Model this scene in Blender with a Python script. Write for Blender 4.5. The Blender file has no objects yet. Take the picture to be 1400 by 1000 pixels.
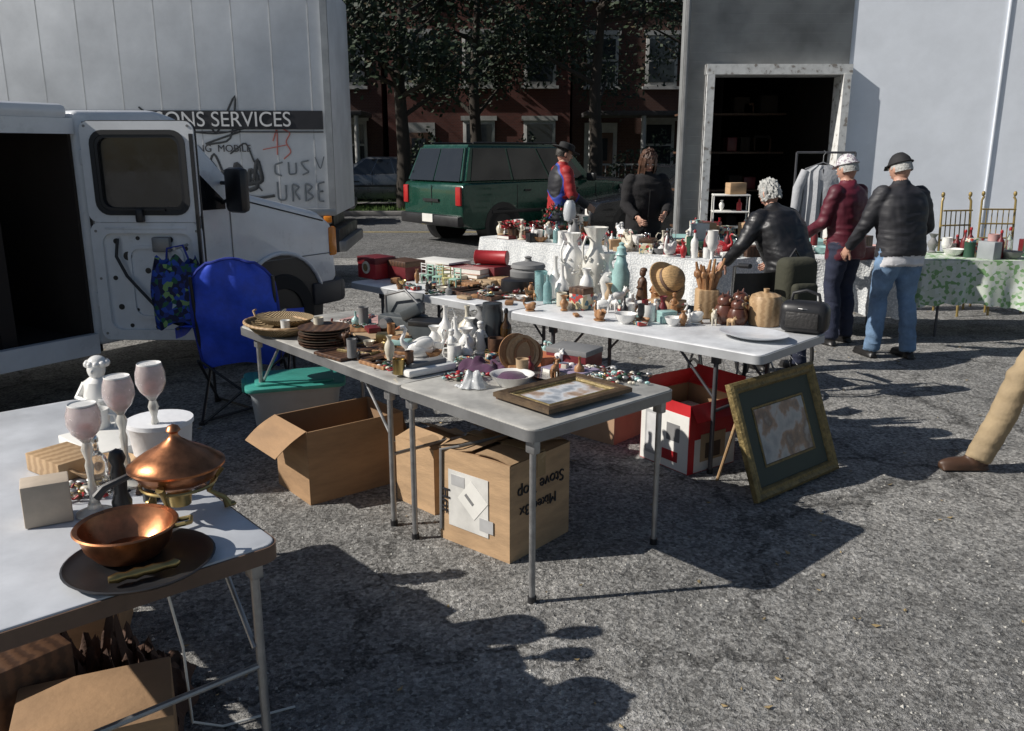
import bpy, bmesh, math, random
from mathutils import Vector, Matrix, noise
from mathutils.bvhtree import BVHTree
random.seed(7)
R=math.radians
V=Vector
sc=bpy.context.scene
COL=sc.collection

# ------------------------------------------------------------ materials
_m={}
def nt(mat):
    mat.use_nodes=True
    n=mat.node_tree.nodes; l=mat.node_tree.links
    return n,l,n.get('Principled BSDF')
def M(name,col,rough=.6,metal=0,var=.15,vs=6,bump=0,bs=60,spec=.5,trans=0,stretch=None,coat=0,sheen=0,alpha=1):
    if name in _m: return _m[name]
    mat=bpy.data.materials.new(name); n,l,p=nt(mat)
    p.inputs['Base Color'].default_value=(*col,1)
    p.inputs['Roughness'].default_value=rough
    p.inputs['Metallic'].default_value=metal
    p.inputs['Specular IOR Level'].default_value=spec
    p.inputs['Transmission Weight'].default_value=trans
    p.inputs['Coat Weight'].default_value=coat
    p.inputs['Sheen Weight'].default_value=sheen
    p.inputs['Alpha'].default_value=alpha
    tc=n.new('ShaderNodeTexCoord'); mp=n.new('ShaderNodeMapping')
    l.new(tc.outputs['Object'],mp.inputs[0])
    if stretch: mp.inputs['Scale'].default_value=stretch
    nz=n.new('ShaderNodeTexNoise'); nz.inputs['Scale'].default_value=vs; nz.inputs['Detail'].default_value=5
    nz.inputs['Roughness'].default_value=.65
    l.new(mp.outputs[0],nz.inputs['Vector'])
    mr=n.new('ShaderNodeMapRange'); mr.inputs['From Min'].default_value=.3; mr.inputs['From Max'].default_value=.7
    mr.inputs['To Min'].default_value=1-var; mr.inputs['To Max'].default_value=1+var
    l.new(nz.outputs['Fac'],mr.inputs['Value'])
    hs=n.new('ShaderNodeHueSaturation'); hs.inputs['Color'].default_value=(*col,1)
    l.new(mr.outputs[0],hs.inputs['Value']); l.new(hs.outputs[0],p.inputs['Base Color'])
    mr2=n.new('ShaderNodeMapRange'); mr2.inputs['From Min'].default_value=.3; mr2.inputs['From Max'].default_value=.7
    mr2.inputs['To Min'].default_value=max(0,rough-.08); mr2.inputs['To Max'].default_value=min(1,rough+.1)
    l.new(nz.outputs['Fac'],mr2.inputs['Value']); l.new(mr2.outputs[0],p.inputs['Roughness'])
    if bump:
        n2=n.new('ShaderNodeTexNoise'); n2.inputs['Scale'].default_value=bs; n2.inputs['Detail'].default_value=4
        l.new(mp.outputs[0],n2.inputs['Vector'])
        b=n.new('ShaderNodeBump'); b.inputs['Strength'].default_value=bump; b.inputs['Distance'].default_value=.01
        l.new(n2.outputs['Fac'],b.inputs['Height']); l.new(b.outputs[0],p.inputs['Normal'])
    _m[name]=mat
    return mat
def ramp(n,stops,interp='LINEAR'):
    r=n.new('ShaderNodeValToRGB'); cr=r.color_ramp; cr.interpolation=interp
    while len(cr.elements)<len(stops): cr.elements.new(.5)
    for e,(p,c) in zip(cr.elements,stops):
        e.position=p; e.color=(*c,1)
    return r
def Mramp(name,stops,kind='noise',scale=10,rough=.6,interp='LINEAR',bump=.0,stretch=None,detail=4,metal=0):
    if name in _m: return _m[name]
    mat=bpy.data.materials.new(name); n,l,p=nt(mat)
    tc=n.new('ShaderNodeTexCoord'); mp=n.new('ShaderNodeMapping'); l.new(tc.outputs['Object'],mp.inputs[0])
    if stretch: mp.inputs['Scale'].default_value=stretch
    if kind=='noise':
        t=n.new('ShaderNodeTexNoise'); t.inputs['Detail'].default_value=detail; o='Fac'
    elif kind=='vor':
        t=n.new('ShaderNodeTexVoronoi'); o='Color'
    elif kind=='vord':
        t=n.new('ShaderNodeTexVoronoi'); o='Distance'
    elif kind=='wave':
        t=n.new('ShaderNodeTexWave'); t.inputs['Distortion'].default_value=3; t.inputs['Detail'].default_value=3; o='Fac'
    t.inputs['Scale'].default_value=scale
    l.new(mp.outputs[0],t.inputs['Vector'])
    r=ramp(n,stops,interp); l.new(t.outputs[o],r.inputs[0]); l.new(r.outputs[0],p.inputs['Base Color'])
    p.inputs['Roughness'].default_value=rough; p.inputs['Metallic'].default_value=metal
    if bump:
        b=n.new('ShaderNodeBump'); b.inputs['Strength'].default_value=bump; b.inputs['Distance'].default_value=.01
        l.new(t.outputs[o],b.inputs['Height']); l.new(b.outputs[0],p.inputs['Normal'])
    _m[name]=mat
    return mat
def wood(name,c1,c2,scale=6,rough=.5):
    return Mramp(name,[(.2,c1),(.8,c2)],'wave',scale,rough,stretch=(1,6,6),bump=.1)

def asphalt_mat(name,lo,hi,crack=True):
    mat=bpy.data.materials.new(name); n,l,p=nt(mat)
    tc=n.new('ShaderNodeTexCoord')
    def noi(s,d=5,r=.6):
        t=n.new('ShaderNodeTexNoise'); t.inputs['Scale'].default_value=s; t.inputs['Detail'].default_value=d; t.inputs['Roughness'].default_value=r
        l.new(tc.outputs['Object'],t.inputs['Vector']); return t
    big=noi(.6,7,.68); fine=noi(55,4,.8); mid=noi(6,6,.75)
    r=ramp(n,[(.34,lo),(.66,hi)]); l.new(big.outputs['Fac'],r.inputs[0])
    def mul(a,b_socket,lo_,hi_,f0=.3,f1=.7):
        mr=n.new('ShaderNodeMapRange'); mr.inputs['From Min'].default_value=f0; mr.inputs['From Max'].default_value=f1
        mr.inputs['To Min'].default_value=lo_; mr.inputs['To Max'].default_value=hi_
        l.new(b_socket,mr.inputs['Value'])
        h=n.new('ShaderNodeHueSaturation'); l.new(a,h.inputs['Color']); l.new(mr.outputs[0],h.inputs['Value'])
        return h.outputs[0]
    c=mul(r.outputs[0],fine.outputs['Fac'],.45,1.55)
    c=mul(c,mid.outputs['Fac'],.65,1.3)
    vo=n.new('ShaderNodeTexVoronoi'); vo.inputs['Scale'].default_value=62
    l.new(tc.outputs['Object'],vo.inputs['Vector'])
    c=mul(c,vo.outputs['Color'],.6,1.65,.1,.95)
    if crack:
        ad=n.new('ShaderNodeVectorMath'); ad.operation='MULTIPLY_ADD'
        nn=noi(1.8,6,.7); l.new(nn.outputs['Color'],ad.inputs[0]); ad.inputs[1].default_value=(.9,.9,0); l.new(tc.outputs['Object'],ad.inputs[2])
        v=n.new('ShaderNodeTexVoronoi'); v.feature='DISTANCE_TO_EDGE'; v.inputs['Scale'].default_value=.55
        l.new(ad.outputs[0],v.inputs['Vector'])
        c=mul(c,v.outputs['Distance'],.4,1,0,.014)
    l.new(c,p.inputs['Base Color'])
    p.inputs['Roughness'].default_value=.95; p.inputs['Specular IOR Level'].default_value=.2
    b=n.new('ShaderNodeBump'); b.inputs['Strength'].default_value=1; b.inputs['Distance'].default_value=.018
    l.new(fine.outputs['Fac'],b.inputs['Height'])
    b2=n.new('ShaderNodeBump'); b2.inputs['Strength'].default_value=1; b2.inputs['Distance'].default_value=.08
    l.new(mid.outputs['Fac'],b2.inputs['Height']); l.new(b.outputs[0],b2.inputs['Normal'])
    l.new(b2.outputs[0],p.inputs['Normal'])
    return mat
def brick_mat(name,c1,c2,mortar):
    mat=bpy.data.materials.new(name); n,l,p=nt(mat)
    tc=n.new('ShaderNodeTexCoord'); mp=n.new('ShaderNodeMapping'); mp.inputs['Rotation'].default_value=(R(90),0,0)
    l.new(tc.outputs['Object'],mp.inputs[0])
    b=n.new('ShaderNodeTexBrick'); b.inputs['Scale'].default_value=4.5
    b.inputs['Color1'].default_value=(*c1,1); b.inputs['Color2'].default_value=(*c2,1); b.inputs['Mortar'].default_value=(*mortar,1)
    b.inputs['Mortar Size'].default_value=.012
    l.new(mp.outputs[0],b.inputs['Vector']); l.new(b.outputs[0],p.inputs['Base Color']); p.inputs['Roughness'].default_value=.9
    return mat
def siding_mat(name,col,step=.12):
    mat=bpy.data.materials.new(name); n,l,p=nt(mat)
    tc=n.new('ShaderNodeTexCoord'); w=n.new('ShaderNodeTexWave'); w.bands_direction='Z'; w.wave_profile='SAW'
    w.inputs['Scale'].default_value=.314/step*1.0
    l.new(tc.outputs['Object'],w.inputs['Vector'])
    b=n.new('ShaderNodeBump'); b.inputs['Distance'].default_value=.03; b.inputs['Strength'].default_value=.8
    l.new(w.outputs['Fac'],b.inputs['Height']); l.new(b.outputs[0],p.inputs['Normal'])
    nz=n.new('ShaderNodeTexNoise'); nz.inputs['Scale'].default_value=2; nz.inputs['Detail'].default_value=6
    r=ramp(n,[(.3,tuple(c*.6 for c in col)),(.6,col)]); l.new(tc.outputs['Object'],nz.inputs['Vector'])
    l.new(nz.outputs['Fac'],r.inputs[0]); l.new(r.outputs[0],p.inputs['Base Color']); p.inputs['Roughness'].default_value=.8
    return mat

white_por=M('porcelain_white',(.8,.79,.76),.25,var=.08,coat=.4)
cream=M('porcelain_cream',(.62,.57,.46),.35,var=.15)
aqua=M('aqua_glaze',(.33,.52,.5),.3,var=.25)
aqua_g=M('aqua_glass',(.4,.65,.66),.1,trans=.6)
glass=M('clear_glass',(.96,.97,.96),.04,var=.02,trans=.95,spec=.6)
pinkglass=M('etched_pink_glass',(.97,.88,.87),.18,var=.12,vs=60,trans=.7)
copper=M('copper',(.47,.2,.095),.33,1,var=.45,vs=9,bump=.08,bs=25)
brass=M('brass',(.42,.31,.13),.35,1,var=.3)
steel=M('grey_steel_tube',(.36,.36,.36),.42,.7,var=.2,vs=20)
steel_d=M('dark_steel_tube',(.1,.1,.11),.45,.5)
black=M('black_plastic',(.018,.018,.02),.4)
rubber=M('rubber',(.02,.02,.02),.85,var=.3,vs=20)
card=M('cardboard',(.35,.215,.115),.85,var=.22,vs=3,stretch=(1,1,5),bump=.2,bs=40)
card2=M('cardboard_light',(.44,.29,.165),.85,var=.22,vs=4,stretch=(1,1,4),bump=.18,bs=40)
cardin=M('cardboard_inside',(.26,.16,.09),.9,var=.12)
tape=M('packing_tape',(.38,.27,.15),.2,var=.1)
tabw=M('white_table_plastic',(.66,.67,.68),.5,var=.18,vs=7,bump=.08,bs=120)
tabg=M('grey_table_top',(.42,.41,.38),.4,var=.28,vs=7,bump=.06,bs=150)
tabe=M('white_laminate',(.6,.62,.65),.35,var=.14,vs=5)
rimg=M('table_rim',(.25,.25,.25),.4,.5)
brown=M('brown_wood_edge',(.13,.08,.055),.5,var=.3)
woodm=wood('wood_warm',(.25,.12,.05),(.38,.2,.09),8)
woodl=wood('wood_light',(.36,.23,.12),(.5,.34,.19),8)
woodd=wood('wood_dark',(.06,.03,.018),(.11,.055,.03),8)
gold=M('gilt_frame',(.24,.18,.075),.5,.35,var=.5,vs=30,bump=.5,bs=80)
wick=Mramp('wicker',[(.2,(.14,.09,.045)),(.8,(.48,.36,.2))],'wave',26,.75,bump=.8,stretch=(1,1,3))
red=M('red_paint',(.36,.02,.025),.4,var=.2)
redd=M('dark_red',(.14,.014,.018),.45)
green_d=M('dark_green',(.02,.07,.04),.6)
blue=M('blue_nylon',(.025,.075,.6),.55,var=.25,vs=10,bump=.35,bs=14)
blued=M('blue_nylon_dark',(.012,.03,.28),.65,bump=.2,bs=14)
teal=M('teal_lid',(.05,.3,.25),.45,var=.15)
tubp=M('tub_plastic',(.4,.43,.45),.35,var=.12,trans=.25)
paper=M('paper',(.72,.71,.67),.8,var=.08)
tan=M('tan_cover',(.42,.3,.18),.7)
pink=M('pink_cover',(.5,.3,.28),.7)
orange=M('orange_cover',(.5,.16,.07),.6)
purple=M('plum_cloth',(.08,.03,.07),.9,bump=.5,bs=30,sheen=.2)
greyc=M('grey_clay',(.2,.2,.2),.7)
paintw=M('white_vehicle_paint',(.74,.76,.78),.3,var=.1,vs=3,coat=.3)
paintg=M('grime_paint',(.4,.41,.42),.5,var=.2,vs=3)
glassd=M('tinted_window',(.01,.012,.014),.06,var=.1,spec=.8)
chrome=M('chrome',(.6,.6,.6),.18,1)
amber=M('amber_lens',(.8,.25,.02),.25)
redlens=M('red_lens',(.4,.02,.02),.2)
painting=Mramp('snow_painting',[(.25,(.08,.1,.12)),(.42,(.35,.38,.42)),(.5,(.62,.64,.66)),(.62,(.4,.28,.2)),(.75,(.1,.09,.08))],'noise',9,.35,detail=8)
painting2=Mramp('figure_painting',[(.3,(.2,.22,.24)),(.42,(.32,.34,.35)),(.48,(.4,.4,.4)),(.54,(.28,.19,.14)),(.62,(.14,.11,.1)),(.72,(.3,.3,.3))],'noise',7,.3,detail=9)
floral=Mramp('floral_fabric',[(0,(.006,.01,.05)),(.35,(.01,.03,.2)),(.5,(.015,.1,.05)),(.65,(.02,.07,.4)),(.8,(.2,.35,.12)),(.92,(.4,.5,.5))],'vor',34,.7,'CONSTANT')
gcloth=Mramp('green_print_cloth',[(0,(.55,.6,.52)),(.5,(.6,.64,.6)),(.6,(.2,.36,.16)),(.8,(.35,.48,.33))],'vor',30,.85,'CONSTANT',bump=.2)
lace=Mramp('lace_cloth',[(.0,(.82,.82,.8)),(.3,(.76,.77,.76)),(.6,(.55,.57,.58))],'vord',60,.9,bump=.5)
decor=Mramp('tin_print',[(0,(.4,.05,.04)),(.3,(.55,.48,.3)),(.5,(.06,.15,.2)),(.7,(.65,.6,.5)),(.88,(.1,.3,.1))],'vor',36,.4,'CONSTANT')

# ------------------------------------------------------------ mesh builder
class B:
    def __init__(s): s.v=[];s.f=[];s.mi_=[];s.sm=[];s.mats=[]
    def mi(s,m):
        if m not in s.mats: s.mats.append(m)
        return s.mats.index(m)
    def add(s,vs,fs,m,smooth=False,T=None):
        o=len(s.v); k=s.mi(m)
        for v in vs:
            v=V(v); s.v.append(T@v if T is not None else v)
        for f in fs:
            s.f.append([i+o for i in f]); s.mi_.append(k); s.sm.append(smooth)
        return s
    def bm(s,bm,m,smooth=False,T=None):
        bm.verts.index_update()
        s.add([v.co.copy() for v in bm.verts],[[v.index for v in f.verts] for f in bm.faces],m,smooth,T); bm.free(); return s
    def box(s,c,d,m,rot=(0,0,0),bev=0,T=None,seg=2):
        bm=bmesh.new(); bmesh.ops.create_cube(bm,size=1)
        for v in bm.verts: v.co=V((v.co.x*d[0],v.co.y*d[1],v.co.z*d[2]))
        if bev: bmesh.ops.bevel(bm,geom=bm.edges[:],offset=min(bev,min(d)*.45),segments=seg,affect='EDGES',profile=.5)
        W=Matrix.Translation(c)@(Matrix.Rotation(rot[2],4,'Z')@Matrix.Rotation(rot[1],4,'Y')@Matrix.Rotation(rot[0],4,'X'))
        return s.bm(bm,m,False,(T@W) if T is not None else W)
    def prism(s,pts,vec,m,bev=0,smooth=False,T=None,seg=2):
        bm=bmesh.new(); a=[bm.verts.new(V(p)) for p in pts]; b=[bm.verts.new(V(p)+V(vec)) for p in pts]
        bm.faces.new(a); bm.faces.new(b[::-1]); n=len(a)
        for i in range(n): bm.faces.new([a[(i+1)%n],a[i],b[i],b[(i+1)%n]])
        bmesh.ops.recalc_face_normals(bm,faces=bm.faces[:])
        if bev: bmesh.ops.bevel(bm,geom=bm.edges[:],offset=bev,segments=seg,affect='EDGES',profile=.5,clamp_overlap=True)
        return s.bm(bm,m,smooth,T)
    def loft(s,rings,m,smooth=True,caps=True,T=None,closed=True):
        n=len(rings[0]); vs=[p for r in rings for p in r]; fs=[]
        for i in range(len(rings)-1):
            for j in range(n if closed else n-1):
                k=(j+1)%n; fs.append([i*n+j,i*n+k,(i+1)*n+k,(i+1)*n+j])
        if caps: fs.append(list(range(n))[::-1]); fs.append([(len(rings)-1)*n+j for j in range(n)])
        return s.add(vs,fs,m,smooth,T)
    def tube(s,pts,r,m,n=8,T=None,caps=True):
        pts=[V(p) for p in pts]; rings=[]; up=None
        for i,p in enumerate(pts):
            d=(pts[min(i+1,len(pts)-1)]-pts[max(i-1,0)])
            if d.length<1e-9: d=V((0,0,1))
            d.normalize()
            if up is None: up=V((0,0,1)) if abs(d.z)<.9 else V((1,0,0))
            x=up.cross(d)
            if x.length<1e-4: x=V((1,0,0)).cross(d)
            x.normalize(); y=d.cross(x); up=y
            rr=r[i] if isinstance(r,(list,tuple)) else r
            rings.append([p+x*math.cos(2*math.pi*k/n)*rr+y*math.sin(2*math.pi*k/n)*rr for k in range(n)])
        return s.loft(rings,m,True,caps,T)
    def cyl(s,a,b,r0,r1,m,n=16,T=None): return s.tube([a,b],[r0,r1],m,n,T)
    def lathe(s,prof,m,c=(0,0,0),n=24,T=None,sx=1,sy=1,fn=None):
        W=Matrix.Translation(c)
        if T is not None: W=T@W
        rings=[]
        for r,z in prof:
            ring=[]
            for k in range(n):
                a=2*math.pi*k/n; rr=max(r,.0004)
                if fn: rr*=fn(a,z)
                ring.append(V((rr*math.cos(a)*sx,rr*math.sin(a)*sy,z)))
            rings.append(ring)
        return s.loft(rings,m,True,True,W)
    def ell(s,c,r,m,n=14,T=None,rot=None):
        prof=[(math.sin(math.pi*i/10),-math.cos(math.pi*i/10)) for i in range(11)]
        W=Matrix.Translation(c)
        if rot is not None: W=W@rot
        W=W@Matrix.Diagonal((r[0],r[1],r[2],1))
        if T is not None: W=T@W
        return s.lathe(prof,m,(0,0,0),n,W)
    def sheet(s,fn,nu,nv,m,smooth=True,T=None):
        vs=[fn(i/nu,j/nv) for j in range(nv+1) for i in range(nu+1)]
        fs=[[j*(nu+1)+i,j*(nu+1)+i+1,(j+1)*(nu+1)+i+1,(j+1)*(nu+1)+i] for j in range(nv) for i in range(nu)]
        return s.add(vs,fs,m,smooth,T)
    def mesh(s,name):
        me=bpy.data.meshes.new(name); me.from_pydata([tuple(v) for v in s.v],[],s.f)
        for m in s.mats: me.materials.append(m)
        me.polygons.foreach_set('material_index',s.mi_); me.polygons.foreach_set('use_smooth',s.sm)
        me.update()
        return me
    def done(s,name,loc=(0,0,0),rz=0,parent=None,rot=None):
        me=s.mesh(name)
        bm=bmesh.new(); bm.from_mesh(me); bmesh.ops.recalc_face_normals(bm,faces=bm.faces[:]); bm.to_mesh(me); bm.free()
        try: me.set_sharp_from_angle(angle=R(42))
        except Exception: pass
        o=bpy.data.objects.new(name,me); COL.objects.link(o)
        o.location=loc; o.rotation_euler=rot if rot else (0,0,rz)
        if parent: o.parent=parent
        return o
def empty(name,loc=(0,0,0),rz=0):
    o=bpy.data.objects.new(name,None); COL.objects.link(o); o.location=loc; o.rotation_euler=(0,0,rz); return o
def text(s,size,m,loc,rot,parent,name='lettering',shear=0,ext=.002,sx=1):
    cu=bpy.data.curves.new(name,'FONT'); cu.body=s; cu.size=size; cu.extrude=ext; cu.shear=shear; cu.align_x='CENTER'; cu.align_y='CENTER'
    o=bpy.data.objects.new('tmp',cu); COL.objects.link(o)
    dg=bpy.context.evaluated_depsgraph_get(); me=bpy.data.meshes.new_from_object(o.evaluated_get(dg)); bpy.data.objects.remove(o)
    me.materials.clear(); me.materials.append(m)
    o=bpy.data.objects.new(name,me); COL.objects.link(o); o.location=loc; o.rotation_euler=rot; o.scale=(sx,1,1); o.parent=parent
    return o
def rr(w,h,r,n=5,cx=0,cy=0):
    out=[]
    for (x,y,a0) in ((w/2-r,h/2-r,0),(-w/2+r,h/2-r,90),(-w/2+r,-h/2+r,180),(w/2-r,-h/2+r,270)):
        for i in range(n+1):
            a=R(a0+90*i/n); out.append((cx+x+r*math.cos(a),cy+y+r*math.sin(a)))
    return out
class Fr:
    def __init__(s,c,deg,h=.742): s.c=c;s.a=R(deg);s.h=h
    def at(s,x,y,z=0): 
        ca,sa=math.cos(s.a),math.sin(s.a)
        return (s.c[0]+x*ca-y*sa,s.c[1]+x*sa+y*ca,s.h+z)

# ------------------------------------------------------------ camera, light
cam=bpy.data.cameras.new('camera'); co=bpy.data.objects.new('camera',cam); COL.objects.link(co)
co.location=(0,0,1.75); co.rotation_euler=(R(75.8),0,0); cam.lens=30; cam.sensor_width=36; cam.clip_end=1500; cam.clip_start=.05
sc.camera=co
w=bpy.data.worlds.new('World'); sc.world=w; w.use_nodes=True
n=w.node_tree.nodes; l=w.node_tree.links
sky=n.new('ShaderNodeTexSky'); sky.sky_type='NISHITA'; sky.sun_disc=False; sky.sun_elevation=R(36.5); sky.sun_rotation=R(260.8)
bg=n['Background']; bg.inputs['Strength'].default_value=.06; l.new(sky.outputs[0],bg.inputs['Color'])
sun=bpy.data.lights.new('sun','SUN'); sun.energy=5.0; sun.angle=R(.5); sun.color=(1,.95,.88)
so=bpy.data.objects.new('sun',sun); COL.objects.link(so)
so.rotation_euler=V((.986,.16,-.74)).to_track_quat('-Z','Y').to_euler()
sc.view_settings.view_transform='Standard'; sc.view_settings.look='None'; sc.view_settings.exposure=0

# ------------------------------------------------------------ ground and street
b=B(); b.add([(-500,-60,0),(500,-60,0),(500,700,0),(-500,700,0)],[[0,1,2,3]],asphalt_mat('lot_asphalt',(.23,.228,.22),(.4,.39,.37))); b.done('ground')
b=B(); b.add([(-120,14.2,.004),(120,14.2,.004),(120,23.4,.004),(-120,23.4,.004)],[[0,1,2,3]],asphalt_mat('street_asphalt',(.15,.15,.15),(.21,.21,.205),False)); b.done('road')
b=B(); b.add([(-120,18.7,.008),(120,18.7,.008),(120,18.82,.008),(-120,18.82,.008)],[[0,1,2,3]],M('road_paint',(.4,.3,.08),.8,var=.5,vs=3)); b.done('road_centre_line')
conc=M('concrete',(.24,.23,.22),.9,var=.2,vs=3,bump=.3)
b=B(); b.box((0,23.48,.06),(240,.16,.15),conc,bev=.02); b.box((0,26.8,.065),(240,1.8,.13),conc); b.done('kerb_and_sidewalk')
grassm=M('grass_green',(.07,.12,.025),.9,var=.5,vs=5,bump=.8,bs=60)
b=B(); b.box((0,24.73,.05),(240,2.3,.12),grassm); b.box((0,40,.05),(240,24.5,.11),grassm)
rnd=random.Random(3)
for i in range(5000):
    x=rnd.uniform(-9,6); y=rnd.uniform(23.65,25.8); a=rnd.uniform(0,6.3); h=rnd.uniform(.05,.13); 
    dx,dy=math.cos(a)*.015,math.sin(a)*.015
    b.add([(x-dx,y-dy,.1),(x+dx,y+dy,.1),(x+rnd.uniform(-.04,.04),y+rnd.uniform(-.04,.04),.11+h)],[[0,1,2]],grassm)
b.done('grass')
peb=M('pebbles',(.4,.39,.36),.9,var=.5,vs=3)
b=B(); 
for i in range(6500):
    y=1.6+rnd.random()**1.3*9; x=rnd.uniform(-.75,.85)*y*.9; r=rnd.uniform(.002,.007)*(1.8 if rnd.random()<.1 else 1)
    q=[(r,0,0),(0,r*rnd.uniform(.6,1),0),(-r,0,0),(0,-r*rnd.uniform(.6,1),0),(0,0,r*.8)]
    rot=Matrix.Translation((x,y,.001))@Matrix.Rotation(rnd.uniform(0,6),4,'Z')
    b.add(q,[[0,1,4],[1,2,4],[2,3,4],[3,0,4]],peb,False,rot)
b.done('gravel')
lf=M('dry_leaf',(.34,.25,.12),.8,var=.4,vs=2)
b=B()
for i in range(220):
    y=1.9+rnd.random()*8; x=rnd.uniform(-.6,.7)*y; r=rnd.uniform(.006,.02)
    T=Matrix.Translation((x,y,.006))@Matrix.Rotation(rnd.uniform(0,6),4,'Z')@Matrix.Rotation(rnd.uniform(-.4,.4),4,'X')
    b.add([(r,0,.003),(.2*r,.5*r,.0),(-r,0,.004),(.2*r,-.5*r,0)],[[0,1,2],[0,2,3]],lf,False,T)
b.done('fallen_leaves')

# ------------------------------------------------------------ trees and houses
bark=M('bark',(.035,.028,.022),.95,var=.4,vs=9,stretch=(1,1,.2),bump=.8,bs=20)
leafA=M('leaf_dark',(.01,.02,.008),.7,var=.4,vs=1.5); leafB=M('leaf_mid',(.018,.034,.011),.7,var=.4,vs=1.5); leafC=M('leaf_autumn',(.045,.035,.012),.7,var=.4,vs=1.5)
def tree(name,loc,h,cr,seed,n=5200,low=.28):
    r=random.Random(seed); b=B()
    pts=[V((0,0,0)),V((.03,.02,h*.18)),V((-.05,.05,h*.36)),V((.1,0,h*.6)),V((.05,.1,h*.85))]
    b.tube(pts,[.24,.19,.16,.1,.04],bark,9)
    cl=[]
    for i in range(12):
        t=r.uniform(.25,.8); a=r.uniform(0,6.28); s=V((0,0,h*t)); L=cr*r.uniform(.6,1)*(1.1-abs(t-.5))
        e=s+V((math.cos(a)*L,math.sin(a)*L,h*r.uniform(.05,.2))); m=(s+e)/2+V((0,0,-.1*L+.2))
        b.tube([s,m,e],[.08,.05,.015],bark,6)
        for k in range(3): 
            q=s.lerp(e,r.uniform(.45,1)); cl.append((q+V((r.uniform(-.5,.5),r.uniform(-.5,.5),r.uniform(-.3,.5))),r.uniform(.5,1.05)*cr*.36))
    for i in range(8): cl.append((V((r.uniform(-.4,.4)*cr,r.uniform(-.4,.4)*cr,h*r.uniform(.6,.98))),cr*r.uniform(.25,.42)))
    for i in range(n):
        c,rad=r.choice(cl); d=V((r.gauss(0,1),r.gauss(0,1),r.gauss(0,.8))).normalized()*rad*r.random()**.4
        p=c+d
        if p.z<h*low: continue
        s=r.uniform(.05,.11); u=V((r.gauss(0,1),r.gauss(0,1),r.gauss(0,1))).normalized(); w_=u.orthogonal().normalized()
        b.add([p-u*s,p+w_*s*.6,p+u*s,p-w_*s*.6],[[0,1,2,3]],r.choice((leafA,leafA,leafB,leafC if r.random()<.3 else leafB)))
    b.done(name,loc)
tree('street_tree',(-3.1,25.0,.1),9.5,3.6,1,7500,.22)
tree('street_tree',(-1.2,29.0,.1),10,3.8,2,7000,.22)
tree('street_tree',(2.4,25.4,.1),9,3.4,3,7500,.22)
tree('street_tree',(-9.5,25,.1),10,4,4)
tree('street_tree',(7.5,28,.1),10,4,5,3500)
tree('street_tree',(-15,27,.1),11,4.5,6,4500)
shr=B(); r_=random.Random(5)
for i in range(5200):
    x=r_.uniform(-9,9); z=.1+r_.random()**1.2*(1.5+.6*math.sin(x*1.7)+.3*math.sin(x*4.1)); y=28.9+r_.gauss(0,.35)
    p=V((x,y,z)); s=r_.uniform(.05,.1); u=V((r_.gauss(0,1),r_.gauss(0,1),r_.gauss(0,1))).normalized(); w_=u.orthogonal().normalized()
    shr.add([p-u*s,p+w_*s*.6,p+u*s,p-w_*s*.6],[[0,1,2,3]],r_.choice((leafA,leafB)))
shr.done('hedge')
trimw=M('white_trim',(.34,.34,.33),.6,var=.2)  # white trim darkened in its base colour, in place of tree shade
roofm=M('roof_shingle',(.06,.055,.055),.9,var=.3,vs=12)
winm=M('house_window',(.02,.025,.03),.1)
def house(name,x,y,w,h,c1,c2,seed):
    e=empty(name,(x,y,0))
    bmt=brick_mat(name+'_brick_%d'%seed,c1,c2,(.09,.085,.08))  # brick colours darkened to stand in for shade from trees
    b=B(); b.box((0,4,h/2),(w,8,h),bmt); b.done('walls',parent=e)
    b=B(); b.prism([(-w/2-.2,-.3,h),(w/2+.2,-.3,h),(w/2+.2,8.3,h),(-w/2-.2,8.3,h)],(0,0,.25),trimw,bev=.04)
    b.prism([(-w/2-.1,-.1,h+.25),(-w/2-.1,8.1,h+.25),(-w/2-.1,4,h+2)],(w+.2,0,0),roofm); b.done('roof',parent=e)
    b=B(); g=B()
    n=3 if w>6 else 2
    for fl in range(int(h//3)):
        for i in range(n):
            cx=-w/2+w*(i+.5)/n; cz=1.9+fl*2.95
            if fl==0 and i==0:
                b.box((cx,-.02,1.35),(1.2,.12,2.7),trimw); g.box((cx,-.09,1.25),(.9,.06,2.2),woodd,bev=.01); g.box((cx,-.13,1.75),(.5,.02,.8),winm)
                for k in range(3): b.box((cx,-.35-.3*k,.45-.15*k),(1.6,.3,.15),conc)
                continue
            b.box((cx,-.02,cz),(1.15,.1,1.75),trimw,bev=.01); g.box((cx,-.075,cz+.4),(.92,.03,.68),winm); g.box((cx,-.075,cz-.38),(.92,.03,.72),winm)
            b.box((cx,-.08,cz-.93),(1.35,.2,.1),trimw); b.box((cx,-.06,cz+.95),(1.3,.12,.16),trimw)
    b.done('trim_and_steps',parent=e); g.done('windows_and_door',parent=e)
    if seed%2==0:
        b=B(); b.box((0,-1.3,2.95),(w*.9,2.3,.16),roofm,bev=.02); b.box((0,-1.3,.42),(w*.9,2.2,.16),conc)
        for px in (-w*.42,-w*.14,w*.14,w*.42): b.cyl((px,-2.3,.5),(px,-2.3,2.87),.09,.08,trimw,10)
        b.box((0,-2.32,1.25),(w*.85,.06,.06),trimw)
        for k in range(24): b.box((-w*.41+w*.82*k/23,-2.32,.85),(.03,.03,.76),trimw)
        b.done('porch',parent=e)
house('brick_house',-15.5,33,7,9,(.05,.02,.015),(.07,.027,.02),1)
house('brick_house',-8.2,32.5,6.9,9.2,(.06,.025,.018),(.045,.016,.013),2)
house('brick_house',-1.2,32.2,6.6,9.4,(.11,.03,.022),(.08,.024,.018),3)
house('brick_house',5.4,32.6,6.4,9,(.06,.024,.017),(.075,.032,.022),4)
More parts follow.
